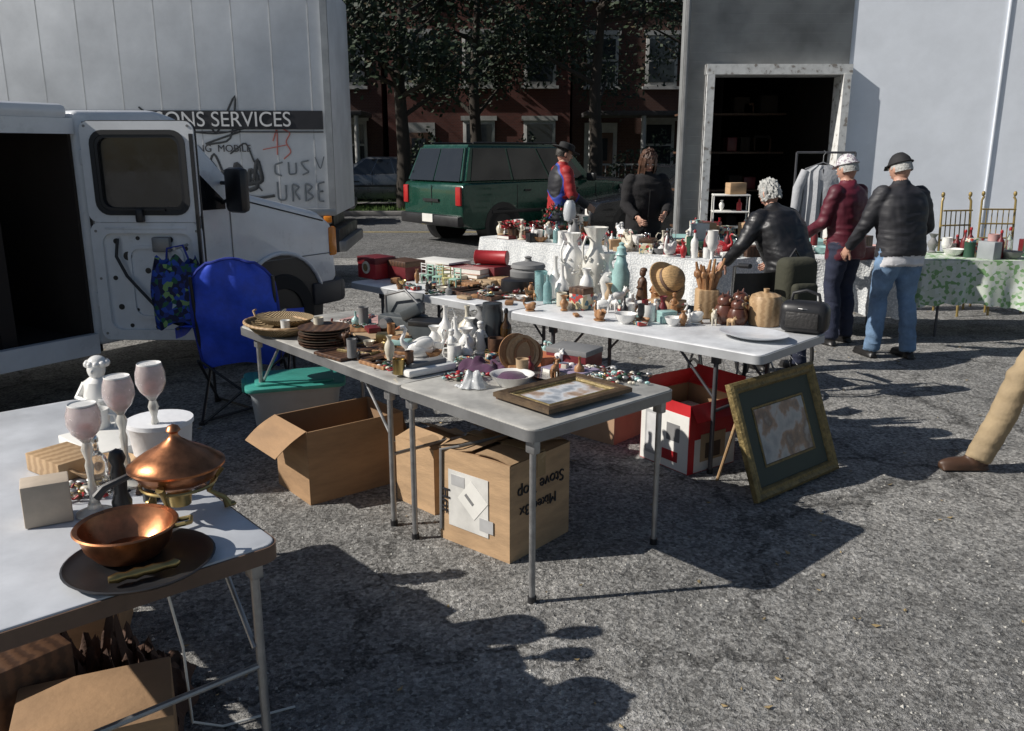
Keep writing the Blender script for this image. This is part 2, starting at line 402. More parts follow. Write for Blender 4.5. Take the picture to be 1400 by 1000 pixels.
house('brick_house',12.2,32.6,6.9,9.4,(.05,.022,.015),(.065,.03,.02),5)

# garage building on the right
sid=siding_mat('grey_siding',(.3,.31,.31)); wallw=M('white_panel_wall',(.74,.78,.84),.6,var=.09,vs=1.2,bump=.15,bs=8)
peel=Mramp('peeling_white',[(.4,(.75,.75,.73)),(.6,(.62,.62,.6)),(.66,(.3,.27,.24))],'noise',14,.8,bump=.3)
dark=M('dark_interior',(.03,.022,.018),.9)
e=empty('garage_building',(0,0,0))
b=B(); b.box((2.43,12.1,2.1),(.3,.2,4.2),sid); b.box((3.535,12.1,3.45),(1.91,.2,1.5),sid)
Tw=Matrix.Translation((4.49,12.02,0))@Matrix.Rotation(R(-10),4,'Z')
b.box((2.3,.1,2.1),(4.6,.2,4.2),wallw,T=Tw)
for k in range(3): b.box((1.9+k*1.2,-.012,2.1),(.03,.025,4.19),wallw,bev=.008,T=Tw)
b.prism([(2.3,12.21,0),(2.5,12.21,0),(4.25,20,0),(4.05,20,0)],(0,0,4.2),sid)
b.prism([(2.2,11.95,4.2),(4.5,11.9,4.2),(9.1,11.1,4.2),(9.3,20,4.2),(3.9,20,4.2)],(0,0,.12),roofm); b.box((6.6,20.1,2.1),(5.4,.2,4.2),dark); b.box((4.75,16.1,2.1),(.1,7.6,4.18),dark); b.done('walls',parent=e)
b=B(); b.box((2.635,12.05,1.36),(.1,.36,2.72),peel); b.box((4.44,12.05,1.36),(.1,.36,2.72),peel); b.box((3.54,12.05,2.78),(1.93,.34,.13),peel); b.done('door_frame',parent=e)
b=B(); b.cyl((2.3,11.9,0),(2.3,11.9,4.1),.035,.035,rimg,8); b.done('downpipe',parent=e)
b=B()
for k in range(4): b.box((3.55,14.5,.5+k*.6),(1.7,.5,.03),woodd)
for k in range(22):
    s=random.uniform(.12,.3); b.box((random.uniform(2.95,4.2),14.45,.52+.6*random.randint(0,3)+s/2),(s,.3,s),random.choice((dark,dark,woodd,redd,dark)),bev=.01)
b.done('storage_shelves',parent=e)

# ------------------------------------------------------------ vehicles
tirem=rubber
def wheel(b,c,r,w,side,T=None):
    W=Matrix.Translation(c)@Matrix.Rotation(R(90)*side,4,'X')
    if T is not None: W=T@W
    b.lathe([(r*.6,-w/2),(r*.93,-w/2),(r,-w*.36),(r,w*.36),(r*.93,w/2),(r*.62,w/2),(r*.6,w*.3),(.0,w*.3)],tirem,n=28,T=W)
    b.lathe([(r*.6,w*.3),(r*.6,w*.42),(r*.52,w*.44),(r*.45,w*.34),(r*.2,w*.38),(r*.16,w*.5),(0,w*.5)],chrome,n=24,T=W)
    for k in range(8):
        a=k*math.pi/4; b.ell((math.cos(a)*r*.34,math.sin(a)*r*.34,w*.37),(r*.06,r*.06,.012),black,8,T=W)
def car(name,loc,rz,paint,L=4.9,W=1.9,H=1.8,kind='suv',trim=None):
    e=empty(name,loc,rz); b=B(); h=L/2
    if kind=='suv': prof=[(-h,.45),(-h,H*.58),(-h+.05,H*.63),(h-1.55,H*.63),(h-.2,H*.57),(h,H*.48),(h,.38),(h-.3,.3),(-h+.3,.3)]; gh=(-h+.04,h-1.5,-h+.28,h-2.15)
    elif kind=='van': prof=[(-h,.4),(-h,H*.58),(h-.9,H*.58),(h-.1,H*.48),(h,H*.4),(h,.35),(h-.3,.3),(-h+.3,.3)]; gh=(-h+.02,h-.85,-h+.15,h-1.6)
    else: prof=[(-h,.4),(-h+.05,H*.63),(-h+.9,H*.68),(h-1.5,H*.66),(h-.2,H*.55),(h,H*.42),(h,.3),(h-.3,.24),(-h+.3,.24)]; gh=(-h+.6,h-1.35,-h+1.25,h-2.15)
    b.prism([(x,-W/2,z) for x,z in prof],(0,W,0),paint,bev=.05,seg=2)
    z0=H*.62 if kind!='van' else H*.57; w0=W/2-.03; w1=W/2-.2; z1=H
    bm=bmesh.new(); vs=[bm.verts.new(p) for p in ((gh[0],-w0,z0),(gh[1],-w0,z0),(gh[1],w0,z0),(gh[0],w0,z0),(gh[2],-w1,z1),(gh[3],-w1,z1),(gh[3],w1,z1),(gh[2],w1,z1))]
    for f in ((0,1,5,4),(1,2,6,5),(2,3,7,6),(3,0,4,7),(4,5,6,7),(3,2,1,0)): bm.faces.new([vs[i] for i in f])
    cs=[v.co.copy() for v in vs]
    bmesh.ops.bevel(bm,geom=bm.edges[:],offset=.06,segments=3,affect='EDGES'); b.bm(bm,paint,False)
    b.done('body',parent=e)
    g=B()
    def win(q,s0,s1,t0,t1):
        A,Bq,C,D=q
        f=lambda s,t:(A.lerp(Bq,s)).lerp(D.lerp(C,s),t)
        nrm=(Bq-A).cross(D-A).normalized(); cen=(A+C)/2
        if nrm.dot(cen-V((0,0,z0)))<0: nrm=-nrm
        p=[f(s0,t0),f(s1,t0),f(s1,t1),f(s0,t1)]
        g.prism(p,nrm*.012,glassd)
    for q in ((cs[0],cs[1],cs[5],cs[4]),(cs[3],cs[2],cs[6],cs[7])):
        for s0,s1 in ((.05,.34),(.36,.63),(.65,.92)): win(q,s0,s1,.08,.9)
    win((cs[1],cs[2],cs[6],cs[5]),.07,.93,.1,.9); win((cs[0],cs[3],cs[7],cs[4]),.06,.49,.06,.9); win((cs[0],cs[3],cs[7],cs[4]),.51,.94,.06,.9)
    g.done('windows',parent=e)
    t=B()
    for sx in (-1,1):
        t.box((sx*(h+.02),0,.47),(.16,W*.98,.2),trim or rimg,bev=.04)
        for sy in (-1,1):
            t.box((sx*(h-.0),sy*(W/2-.11),H*.5 if sx<0 else H*.42),(.06,.16,.34 if sx<0 else .16),redlens if sx<0 else paper,bev=.02)
    t.box((-h-.105,0,.5),(.02,.34,.15),paper); t.box((h+.02,0,H*.42),(.03,W*.55,.16),black); t.box((-h-.02,0,H*.45),(.03,.5,.05),black)
    t.box((-h-.005,0,H*.5),(.01,.012,H*.2),black)
    for sy in (-1,1):
        t.box((0,sy*(W/2+.008),.62),(L*.72,.02,.06),black,bev=.005)
        t.box((gh[1]-.25,sy*(W/2+.12),z0+.08),(.1,.22,.16),black,bev=.03)
        for dx in (-1.15,-.1,.95): t.box((dx,sy*(W/2+.001),.85),(.012,.006,.5),black)
        for hx in (-.9,.35): t.box((hx,sy*(W/2+.012),z0-.14),(.16,.03,.03),black)
        for hx in (h-.9,-h+.95):
            t.tube([(hx,sy*(W/2-.3),.37),(hx,sy*(W/2+.006),.37)],.43,black,24)
            wheel(t,(hx,sy*(W/2-.1),.36),.36,.22,-sy)
    if kind!='sedan':
        for sy in (-1,1): t.tube([(gh[2]+.2,sy*(w1-.1),H+.03),(gh[3]-.2,sy*(w1-.1),H+.03)],.018,black)
    t.done('trim_and_wheels',parent=e)
    return e
greenp=M('green_car_paint',(.008,.06,.04),.25,.2,var=.1,coat=.6)
dkp=M('dark_car_paint',(.014,.015,.018),.25,.2,coat=.5); redp=M('maroon_car_paint',(.05,.008,.01),.3,coat=.5); silp=M('silver_car_paint',(.14,.15,.16),.3,.6,coat=.4)
a=math.atan2(.64,.77); fx,fy=math.cos(a),math.sin(a)
car('parked_suv',(-.9+fx*2.45-fy*.97,15.7+fy*2.45+fx*.97,0),a,greenp,4.9,1.95,1.84,'suv',black)
car('parked_van',(-6.3,21.2,0),R(8),redp,4.7,1.9,1.85,'van')
car('parked_car',(-4.2,26.0,0.12),R(185),silp,4.5,1.8,1.42,'sedan')
car('parked_car',(3.3,17.6,0),R(200),dkp,4.6,1.8,1.45,'sedan')
car('parked_suv',(.6,22.2,0),R(2),dkp,4.7,1.9,1.85,'suv')

# --- white cargo van
bg_=M('bumper_grey',(.05,.05,.055),.5)
vang=math.atan2(1.9,1.22)
e=empty('cargo_van',(-2.87,5.8,0),vang)
b=B()
b.prism([(0,0,.42),(0,0,2.0),(.62,0,2.02),(.8,0,1.97),(1.33,0,1.42),(2.15,0,1.22),(2.32,0,1.1),(2.36,0,.62),(2.1,0,.42)],(0,2.0,0),paintw,bev=.045,seg=3)
b.box((-1.55,1.0,1.99),(3.05,2.0,.1),paintw,bev=.04); b.box((-.8,.03,.44),(1.6,.06,.14),paintw); b.box((-2.35,.03,1.2),(1.4,.06,1.6),paintw)
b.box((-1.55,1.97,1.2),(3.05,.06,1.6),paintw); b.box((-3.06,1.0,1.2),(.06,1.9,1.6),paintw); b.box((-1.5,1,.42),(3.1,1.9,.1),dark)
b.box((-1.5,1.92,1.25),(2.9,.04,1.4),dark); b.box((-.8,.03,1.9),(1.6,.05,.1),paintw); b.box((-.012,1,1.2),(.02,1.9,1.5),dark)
b.done('body',parent=e)
b=B()
b.prism([(.12,-.004,1.3),(.12,-.004,1.84),(.66,-.004,1.84),(1.16,-.004,1.36),(1.16,-.004,1.3)],(0,.02,0),glassd)
b.prism([(.86,.12,1.935),(1.34,.12,1.43),(1.34,1.88,1.43),(.86,1.88,1.935)],(.012,0,.01),glassd)
b.done('windows',parent=e)
b=B()
for p in ([(.06,-.003,.5),(.06,-.003,1.93)],[(1.2,-.003,.5),(1.2,-.003,1.36)],[(.06,-.003,.52),(1.2,-.003,.52)],[(.06,-.003,.85),(2.3,-.003,.85)]): b.tube(p,.005,rimg,6)
b.tube([(1.4,-.003,1.34),(2.2,-.003,1.14)],.006,black,6)
b.box((.2,-.02,1.12),(.16,.03,.04),black,bev=.01)
b.tube([(1.68,.4,.42),(1.68,-.006,.42)],.47,black,32); b.tube([(1.68+math.cos(k*math.pi/16)*.48,-.01,.42+math.sin(k*math.pi/16)*.48) for k in range(17)],.018,paintw,8)
wheel(b,(1.68,.1,.37),.37,.24,1); wheel(b,(-2.2,.1,.37),.37,.24,1)
b.box((2.38,1.0,.5),(.16,2.02,.22),bg_,bev=.05); b.box((2.2,-.004,.5),(.34,.05,.2),bg_,bev=.02)
b.box((2.31,.02,.95),(.1,.06,.26),amber,bev=.02); b.box((2.365,.3,.95),(.03,.42,.24),paper,bev=.02); b.box((2.365,1.0,.95),(.03,.9,.24),black,bev=.02)
b.box((1.12,-.2,1.45),(.1,.2,.34),black,bev=.04); b.tube([(1.14,0,1.35),(1.14,-.14,1.4)],.015,black); b.tube([(1.14,0,1.5),(1.14,-.14,1.5)],.015,black)
b.tube([(1.4,.6,1.46),(1.1,1.0,1.72)],.01,black)
b.done('trim_and_wheels',parent=e)
b=B()
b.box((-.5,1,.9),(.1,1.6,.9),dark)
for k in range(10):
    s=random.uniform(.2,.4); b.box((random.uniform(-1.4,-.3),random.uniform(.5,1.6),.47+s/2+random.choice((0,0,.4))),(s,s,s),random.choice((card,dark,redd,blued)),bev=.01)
b.done('cargo',parent=e)
door=B()
W_,z0,z1=.75,.474,1.93
def ringplate(o,i,y0,y1,m):
    n=len(o); v=[(x,y0,z) for x,z in o]+[(x,y0,z) for x,z in i]+[(x,y1,z) for x,z in o]+[(x,y1,z) for x,z in i]; f=[]
    for k in range(n):
        q=(k+1)%n; f+= [[k,q,n+q,n+k],[2*n+k,3*n+k,3*n+q,2*n+q],[k,2*n+k,2*n+q,q],[n+k,n+q,3*n+q,3*n+k]]
    door.add(v,f,m)
cx=W_/2
drub=M('door_rubber',(.03,.03,.03),.7)
up=rr(W_,z1-1.28,.06,5,cx,(z1+1.28)/2)
ringplate(up,rr(.6,.52,.08,5,cx,1.6),0,.045,paintw)
ringplate(rr(.63,.55,.09,5,cx,1.6),rr(.57,.49,.07,5,cx,1.6),-.008,.02,drub)
ringplate(rr(.568,.488,.07,5,cx,1.6),rr(.53,.45,.06,5,cx,1.6),-.004,.02,black)
door.prism([(x,.022,z) for x,z in rr(.58,.5,.07,5,cx,1.6)],(0,.008,0),glassd)
ringplate(rr(W_,1.275-z0,.06,5,cx,(1.275+z0)/2),rr(W_-.14,1.275-z0-.14,.07,5,cx,(1.275+z0)/2),0,.045,paintw)
ringplate(rr(W_+.012,z1-z0+.012,.065,5,cx,(z1+z0)/2),rr(W_-.01,z1-z0-.01,.06,5,cx,(z1+z0)/2),.018,.036,drub)
door.prism([(x,.03,z) for x,z in rr(W_-.12,1.275-z0-.12,.06,5,cx,(1.275+z0)/2)],(0,.012,0),paintw)
ringplate(rr(.38,.5,.07,5,cx+.04,.87),rr(.34,.46,.06,5,cx+.04,.87),.015,.032,paintw)
door.box((cx,.012,1.24),(.56,.03,.025),paintw,bev=.008); door.box((cx-.02,-.02,1.325),(.05,.05,.09),black,bev=.01); door.box((cx+.0,-.012,1.36),(.3,.02,.012),black)
for (hx,hz,hr) in ((.15,1.15,.018),(.3,1.17,.014),(.52,1.16,.02),(.62,1.1,.016),(.12,.9,.016),(.14,.7,.02),(.64,.85,.018),(.6,.62,.02),(.38,.56,.018),(.2,.57,.014),(.46,.75,.016),(.35,.95,.02),(.22,1.05,.03),(.56,.95,.025),(.25,.68,.012),(.5,.6,.012)):
    door.tube([(hx,.03,hz),(hx,.026,hz)],hr,black,12)
for hz in (.52,.9,1.22,1.9): 
    for hx in (.035,.715): door.tube([(hx,0,hz),(hx,-.004,hz)],.009,rimg,10)
door.tube([(.17,.01,1.17),(.16,-.01,1.05),(.22,-.015,.92),(.3,-.012,.82),(.4,-.01,.7),(.47,.01,.62)],.011,black)
door.box((.47,.005,1.13),(.12,.05,.1),rimg,bev=.01); door.tube([(.5,0,1.08),(.52,.0,.9),(.5,.0,.66)],.006,rimg)
door.box((.735,-.004,1.2),(.02,.03,1.3),black); door.box((.5,.01,.65),(.1,.04,.06),black,bev=.01)
for hz in (.75,1.7): door.box((-.005,.04,hz),(.05,.05,.1),paintw,bev=.01)
do=door.done('open_cargo_door',parent=e); do.rotation_euler=(0,0,-vang-R(1.0)); do.location=(0,-.05,0)
b=B(); b.box((-.35,0,1.2),(.7,.05,1.45),paintw,bev=.03); b.box((-.35,-.03,1.6),(.52,.01,.5),glassd)
o=b.done('second_cargo_door',parent=e); o.location=(-1.55,-.03,0); o.rotation_euler=(0,0,R(28))

# --- box truck
e=empty('box_truck',(-2.22,10.9,0),R(3))
boxp=M('box_panel_white',(.66,.68,.7),.45,var=.16,vs=1.3,bump=.05,bs=5)
alu=M('alu_trim',(.35,.36,.37),.4,.5)
b=B(); b.box((-3.1,.95,2.33),(6.2,1.9,2.78),boxp,bev=.02)
for k in range(14): b.box((-.22-k*.45,-.002,2.33),(.012,.006,2.6),M('panel_seam',(.48,.49,.5),.5))
b.box((-3.1,-.012,.99),(6.22,.05,.09),alu,bev=.01); b.box((-3.1,-.012,3.69),(6.22,.05,.09),alu,bev=.01); b.box((-.03,-.014,2.33),(.08,.05,2.6),alu)
b.done('cargo_box',parent=e)
b=B(); b.box((-3.1,.95,.8),(6,1.0,.22),black); b.box((-.12,.95,.62),(.3,1.8,.3),black,bev=.03); b.box((-.35,.2,.88),(.5,.2,.12),rimg,bev=.01); b.box((-.1,-.03,.9),(.1,.04,.08),amber,bev=.01)
b.box((.06,.95,.55),(.1,1.8,.14),rimg,bev=.02)
for x in (-1.6,-5.5): wheel(b,(x,.2,.46),.46,.28,1); wheel(b,(x,1.7,.46),.46,.28,-1)
b.prism([(-6.25,.1,.6),(-6.25,.1,2.4),(-7.0,.1,2.4),(-7.5,.1,1.6),(-8.3,.1,1.4),(-8.4,.1,.6)],(0,1.75,0),paintw,bev=.06)
b.done('chassis_and_cab',parent=e)
inkk=M('black_lettering',(.02,.02,.025),.5); inkw=M('white_lettering',(.7,.7,.7),.5)
b=B(); b.box((-2.8,-.012,2.1),(5.4,.012,.22),inkk); b.box((-2.8,-.012,1.96),(5.4,.01,.015),inkk); b.done('stripe',parent=e)
text('ALL SEASONS SERVICES',.25,inkw,(-1.72,-.022,2.1),(R(90),0,0),e,sx=.95,ext=.003)
text('FOOD  VENDING  MOBILE',.12,inkk,(-1.7,-.012,1.76),(R(90),0,0),e)
gseed=[0]
def graf(pts,r,m,seed=0):
    g=B(); P=[]; gseed[0]+=1; yy=-.006-.0006*gseed[0]
    for i in range(len(pts)-1):
        for k in range(6):
            t=k/6; P.append((pts[i][0]*(1-t)+pts[i+1][0]*t,0,pts[i][1]*(1-t)+pts[i+1][1]*t))
    for it in range(2): P=[P[0]]+[tuple((P[i-1][j]+P[i][j]*2+P[i+1][j])/4 for j in range(3)) for i in range(1,len(P)-1)]+[P[-1]]
    g.tube(P,r,m,6,T=Matrix.Translation((0,yy,0))@Matrix.Diagonal((1,.25,1,1))); return g.done('graffiti',parent=e)
gi=M('graffiti_black',(.03,.035,.04),.6,var=.5); gr=M('graffiti_red',(.4,.12,.1),.6); gg=M('graffiti_grey',(.12,.14,.16),.6)
# long looping black tag
graf([(-1.9,1.2),(-1.75,1.7),(-1.6,1.35),(-1.45,1.75),(-1.3,1.3),(-1.15,1.62)],.016,gi)
for x,hh in ((-1.72,.22),(-1.55,.32),(-1.38,.18),(-1.22,.28),(-1.05,.2)): graf([(x,1.32),(x+.02,1.32+hh),(x+.11,1.3+hh*.7),(x+.1,1.29),(x-.03,1.25)],.03,gi)
graf([(-2.3,2.25),(-1.95,1.95),(-1.7,1.55),(-1.4,1.3),(-1.0,1.12),(-.6,1.05)],.012,gi)
graf([(-.98,1.38),(-.93,1.66),(-.87,1.36),(-1.1,1.33),(-1.12,1.2)],.028,gi)
graf([(-1.55,2.2),(-1.4,1.9),(-1.12,2.45),(-1.22,1.85),(-1.6,1.8),(-1.0,2.0)],.014,gi); graf([(-1.9,1.98),(-1.4,1.93),(-.95,2.02)],.01,gi)
graf([(-2.0,1.6),(-1.85,1.9),(-1.6,1.7),(-1.9,1.5),(-1.5,1.45),(-1.1,1.5),(-.85,1.2)],.011,gi)
graf([(-1.2,1.22),(-.95,1.16),(-.7,1.2)],.02,gi); graf([(-1.25,1.7),(-1.05,1.85),(-.95,1.55)],.012,gi)
graf([(-.72,1.85),(-.66,2.02),(-.68,1.62)],.009,gr); graf([(-.6,2.0),(-.5,1.95),(-.57,1.84),(-.5,1.72),(-.62,1.62)],.009,gr); graf([(-.85,1.75),(-.48,1.82)],.007,gr)
for p,r_0 in (([(-.62,1.6),(-.72,1.57),(-.72,1.46),(-.62,1.43)],.012),([(-.55,1.6),(-.55,1.45),(-.46,1.46),(-.46,1.62)],.012),([(-.3,1.62),(-.4,1.6),(-.36,1.53),(-.3,1.48),(-.4,1.44)],.012),([(-.22,1.66),(-.16,1.5),(-.1,1.7)],.008),
  ([(-.7,1.36),(-.7,1.14),(-.6,1.14),(-.6,1.36)],.013),([(-.52,1.12),(-.52,1.34),(-.43,1.3),(-.5,1.24),(-.42,1.12)],.013),([(-.36,1.12),(-.36,1.35),(-.27,1.3),(-.34,1.24),(-.26,1.18),(-.36,1.12)],.013),([(-.12,1.36),(-.2,1.34),(-.2,1.24),(-.13,1.25),(-.2,1.24),(-.2,1.13),(-.12,1.12)],.013)): graf(p,r_0,gg)
graf([(-3,1.6),(-2.6,1.9),(-2.4,1.5),(-2.9,1.4)],.012,gi)

# ------------------------------------------------------------ tables
def ftable(name,c,deg,L,W,top,rim,leg,inset=.16,winset=.05,braces=True):
    b=B()
    b.prism([(x,y,.704) for x,y in rr(L,W,.045)],(0,0,.036),top,bev=.006)
    b.prism([(x,y,.69) for x,y in rr(L+.012,W+.012,.05)],(0,0,.044),rim)
    r=.013
    for sx in (-1,1):
        x=sx*(L/2-inset)
        for sy in (-1,1):
            y=sy*(W/2-winset)
            b.tube([(x,y,.695),(x,y,.02)],r,leg,10); b.cyl((x,y,.028),(x,y,.0),.018,.018,black,10)
            b.box((x,y,.66),(.05,.035,.06),leg,bev=.006)
            if braces: b.tube([(x,y-sy*.015,.42),(x-sx*.26,y-sy*.015,.69)],.008,leg,8)
        if braces: b.tube([(x,-(W/2-winset),.36),(x,(W/2-winset),.36)],.009,leg,8); b.tube([(x-sx*.3,-(W/2-.08),.684),(x-sx*.3,W/2-.08,.684)],.01,leg,8)
    return b.done(name,(c[0],c[1],0),R(deg))
ftable('folding_table',(-.765,4.545),-49.5,1.73,.76,tabg,rimg,steel,.16,.04)
ftable('card_table',(.10,3.615),-47.5,.87,.86,tabg,rimg,steel,.045,.045,braces=False)
ftable('folding_table',(-.385,6.335),-44.6,1.775,.75,tabw,paintg,steel_d,.3,.09)
ftable('folding_table',(.885,5.08),-43.8,1.765,.77,tabw,paintg,steel_d,.3,.09)
ftable('folding_table',(-1.5,2.51),-48.6,1.8,.76,tabe,brown,steel,.06,.05)
TB=Fr((-.765,4.545),-49.5); TA=Fr((.1,3.615),-47.5); TC=Fr((-.385,6.335),-44.6); TC2=Fr((.885,5.08),-43.8)
def cover(name,c,deg,L,W,drop,m,seed,h=.74,m2=None):
    b=B(); N=200
    per=rr(L,W,.03,4); P=[]
    tot=0; seg=[]
    for i in range(len(per)):
        a=V((*per[i],0)); q=V((*per[(i+1)%len(per)],0)); seg.append((a,q,(q-a).length)); tot+=(q-a).length
    for k in range(N):
        d=tot*k/N
        for a,q,ln in seg:
            if d<=ln: P.append(a.lerp(q,d/ln if ln else 0)); break
            d-=ln
        else: P.append(seg[-1][1].copy())
    rings=[]
    K=12
    for j in range(K+1):
        t=j/K; ring=[]
        for i,p in enumerate(P):
            o=V((p.x-max(-L/2+.03,min(L/2-.03,p.x)),p.y-max(-W/2+.03,min(W/2-.03,p.y)),0))
            if o.length<1e-6: o=V((0,1 if p.y>0 else -1,0))
            o.normalize()
            ph=tot*i/N
            amp=.035*t*math.sin(ph*17+1.5*math.sin(ph*3+seed))+.02*t*math.sin(ph*31+seed)+.03*t
            z=h+.006-drop*t-(.03*t*math.sin(ph*5+seed)) - (.018*abs(math.sin(ph*20)) if j==K else 0)
            ring.append(p+o*(.008+amp)+V((0,0,z)))
        rings.append(ring)
    b.loft(rings,m,True,False)
    b.add([V((p.x,p.y,h+.0065)) for p in P],[list(range(N))],m2 or m)
    for sx in (-1,1):
        for sy in (-1,1): b.tube([(sx*(L/2-.2),sy*(W/2-.08),h-.02),(sx*(L/2-.2),sy*(W/2-.08),0)],.013,steel_d)
    b.box((0,0,h-.02),(L-.02,W-.02,.035),tabw)
    return b.done(name,(c[0],c[1],0),R(deg))
cover('cloth_covered_table',(1.02,9.26),-46.6,3.3,.76,.42,lace,1); TD=Fr((1.02,9.26),-46.6,.748)
cover('cloth_covered_table',(3.05,8.45),-12,1.5,.76,.5,lace,2); TF=Fr((3.05,8.45),-12,.748)
cover('cloth_covered_table',(4.75,8.3),-5,1.7,.76,.42,gcloth,3); TG=Fr((4.75,8.3),-5,.748)
cover('cloth_covered_table',(2.75,10.1),-8,1.7,.7,.45,M('aqua_cloth',(.3,.5,.48),.9,bump=.3),4); TH=Fr((2.75,10.1),-8,.748)

# ------------------------------------------------------------ small goods
def vase(m,h,r,kind=0,name='porcelain_vase',loc=(0,0,0),handles=False,rz=0):
    b=B()
    pr=[[(0,0),(.55,0),(.6,.03),(.5,.08),(.8,.25),(1,.5),(.85,.68),(.45,.8),(.38,.88),(.62,.98),(.66,1),(.55,.985),(.3,.86),(0,.8)],
        [(0,0),(.8,0),(.85,.04),(.55,.12),(.6,.2),(1,.42),(.95,.55),(.5,.72),(.42,.8),(.7,.92),(.9,1),(.75,.98),(.35,.8),(0,.75)],
        [(0,0),(.7,0),(.9,.1),(1,.35),(.9,.5),(.4,.62),(.25,.72),(.22,.92),(.3,.95),(.3,1),(.18,1),(.15,.9),(0,.88)],
        [(0,0),(1,0),(1,.05),(.95,.5),(1,.95),(1.03,1),(.92,1),(.9,.9),(0,.88)],
        [(0,0),(.5,0),(.3,.04),(.28,.3),(.8,.4),(1,.6),(.92,.9),(1,1),(.92,1),(.85,.88),(.8,.6),(0,.45)]][kind]
    fl=(lambda a,z:1+.05*math.sin(a*8)*(1 if z>h*.9 or z<h*.12 else .35)) if (kind in (0,1) and h>.3) else None
    b.lathe([(r*a,h*z) for a,z in pr],m,n=40 if fl else 24,fn=fl)
    if handles:
        for s in ((-1,1) if handles==2 else (1,)):
            b.tube([(s*r*.45,0,h*.85),(s*r*.95,0,h*.88),(s*r*1.25,0,h*.75),(s*r*1.2,0,h*.6),(s*r*.85,0,h*.5)],max(.004,r*.09),m,8)
    if kind in (0,1) and h>.3:
        rq=random.Random(int(h*1000))
        for k in range(26):
            a=rq.uniform(0,6.28); zz=rq.uniform(.35,.62); b.ell((math.cos(a)*r*.93,math.sin(a)*r*.93,h*zz),(r*.14,r*.14,r*.12),m,6)
    return b.done(name,loc,rz)
def bottle(m,h,r,loc,cap=None,name='bottle'):
    b=B(); b.lathe([(0,0),(r,0),(r,.0+h*.02),(r,h*.58),(r*.85,h*.66),(r*.35,h*.76),(r*.3,h*.93),(r*.36,h*.94),(r*.36,h*.96),(0,h*.96)],m,n=20)
    if cap: b.lathe([(r*.38,h*.93),(r*.4,h*.99),(r*.25,h*1.04),(0,h*1.05)],cap,n=16)
    return b.done(name,loc)
def figurine(m,h,loc,name='ceramic_figurine',rz=0,m2=None,kind=0):
    b=B(); s=h
    if kind==0:
        b.lathe([(0,0),(.2*s,0),(.21*s,.04*s),(.13*s,.08*s),(.16*s,.2*s),(.12*s,.45*s),(.13*s,.6*s),(.1*s,.7*s),(.04*s,.75*s),(0,.76*s)],m,n=16,fn=lambda a,z:1+.1*math.sin(a*3+z*60))
        b.ell((0,0,.85*s),(.09*s,.09*s,.11*s),m2 or m,12); b.ell((0,-.02*s,.93*s),(.1*s,.1*s,.07*s),m,12)
        for sx in (-1,1): b.tube([(sx*.11*s,0,.65*s),(sx*.19*s,.05*s,.5*s),(sx*.05*s,.13*s,.45*s)],[.04*s,.035*s,.03*s],m,8)
    elif kind==1:
        b.ell((0,0,.55*s),(.42*s,.2*s,.22*s),m); b.ell((.45*s,0,.82*s),(.16*s,.12*s,.14*s),m); b.tube([(.3*s,0,.6*s),(.42*s,0,.8*s)],[.14*s,.1*s],m,10); b.ell((.58*s,0,.78*s),(.1*s,.07*s,.07*s),m2 or m)
        for x in (-.28,.28):
            for y in (-.1,.1): b.tube([(x*s,y*s,.5*s),(x*s,y*s,0)],[.07*s,.045*s],m,8)
        for y in (-1,1): b.ell((.42*s,y*.1*s,.95*s),(.03*s,.05*s,.07*s),m,8)
        b.tube([(-.4*s,0,.6*s),(-.5*s,0,.5*s),(-.52*s,0,.38*s)],[.04*s,.03*s,.02*s],m,6)
    elif kind==2:
        b.ell((0,0,.28*s),(.42*s,.24*s,.26*s),m); b.tube([(.3*s,0,.35*s),(.48*s,0,.5*s),(.5*s,0,.62*s),(.42*s,0,.78*s),(.38*s,0,.9*s),(.44*s,0,.98*s),(.54*s,0,.97*s)],[.12*s,.08*s,.06*s,.05*s,.05*s,.055*s,.05*s],m,10)
        b.tube([(.54*s,0,.97*s),(.68*s,0,.91*s)],[.045*s,.012*s],m2 or orange,8); b.ell((-.1*s,.14*s,.42*s),(.34*s,.08*s,.2*s),m,rot=Matrix.Rotation(R(20),4,'Y')); b.ell((-.1*s,-.14*s,.42*s),(.34*s,.08*s,.2*s),m,rot=Matrix.Rotation(R(20),4,'Y'))
        b.lathe([(0,0),(.3*s,0),(.3*s,.05*s),(0,.06*s)],m,sx=1.2)
    return b.done(name,loc,rz)
def bx(d,m,loc,rz=0,name='box',lid=None,bev=.004):
    b=B(); b.box((0,0,d[2]/2),d,m,bev=bev)
    if lid: b.box((0,0,d[2]*.86),(d[0]*1.03,d[1]*1.03,d[2]*.3),lid,bev=bev)
    return b.done(name,loc,rz)
def book(d,m,loc,rz,name='book'):
    b=B(); t=d[2]; b.box((0,0,.0015),(d[0],d[1],.003),m); b.box((0,0,t-.0015),(d[0],d[1],.003),m); b.box((.002,0,t/2),(d[0]-.008,d[1]-.008,t-.0062),paper); b.box((-d[0]/2+.001,0,t/2),(.004,d[1]+.001,t),m,bev=.001)
    return b.done(name,loc,rz)
def mug(m,h,r,loc,rz=0,name='ceramic_mug'):
    b=B(); b.lathe([(0,0),(r*.9,0),(r,.05*h),(r,h),(r*.9,h),(r*.88,.1*h),(0,.08*h)],m,n=20)
    b.tube([(r*.95,0,h*.8),(r*1.5,0,h*.78),(r*1.65,0,h*.5),(r*1.4,0,h*.25),(r*.95,0,h*.2)],r*.12,m,8); return b.done(name,loc,rz)
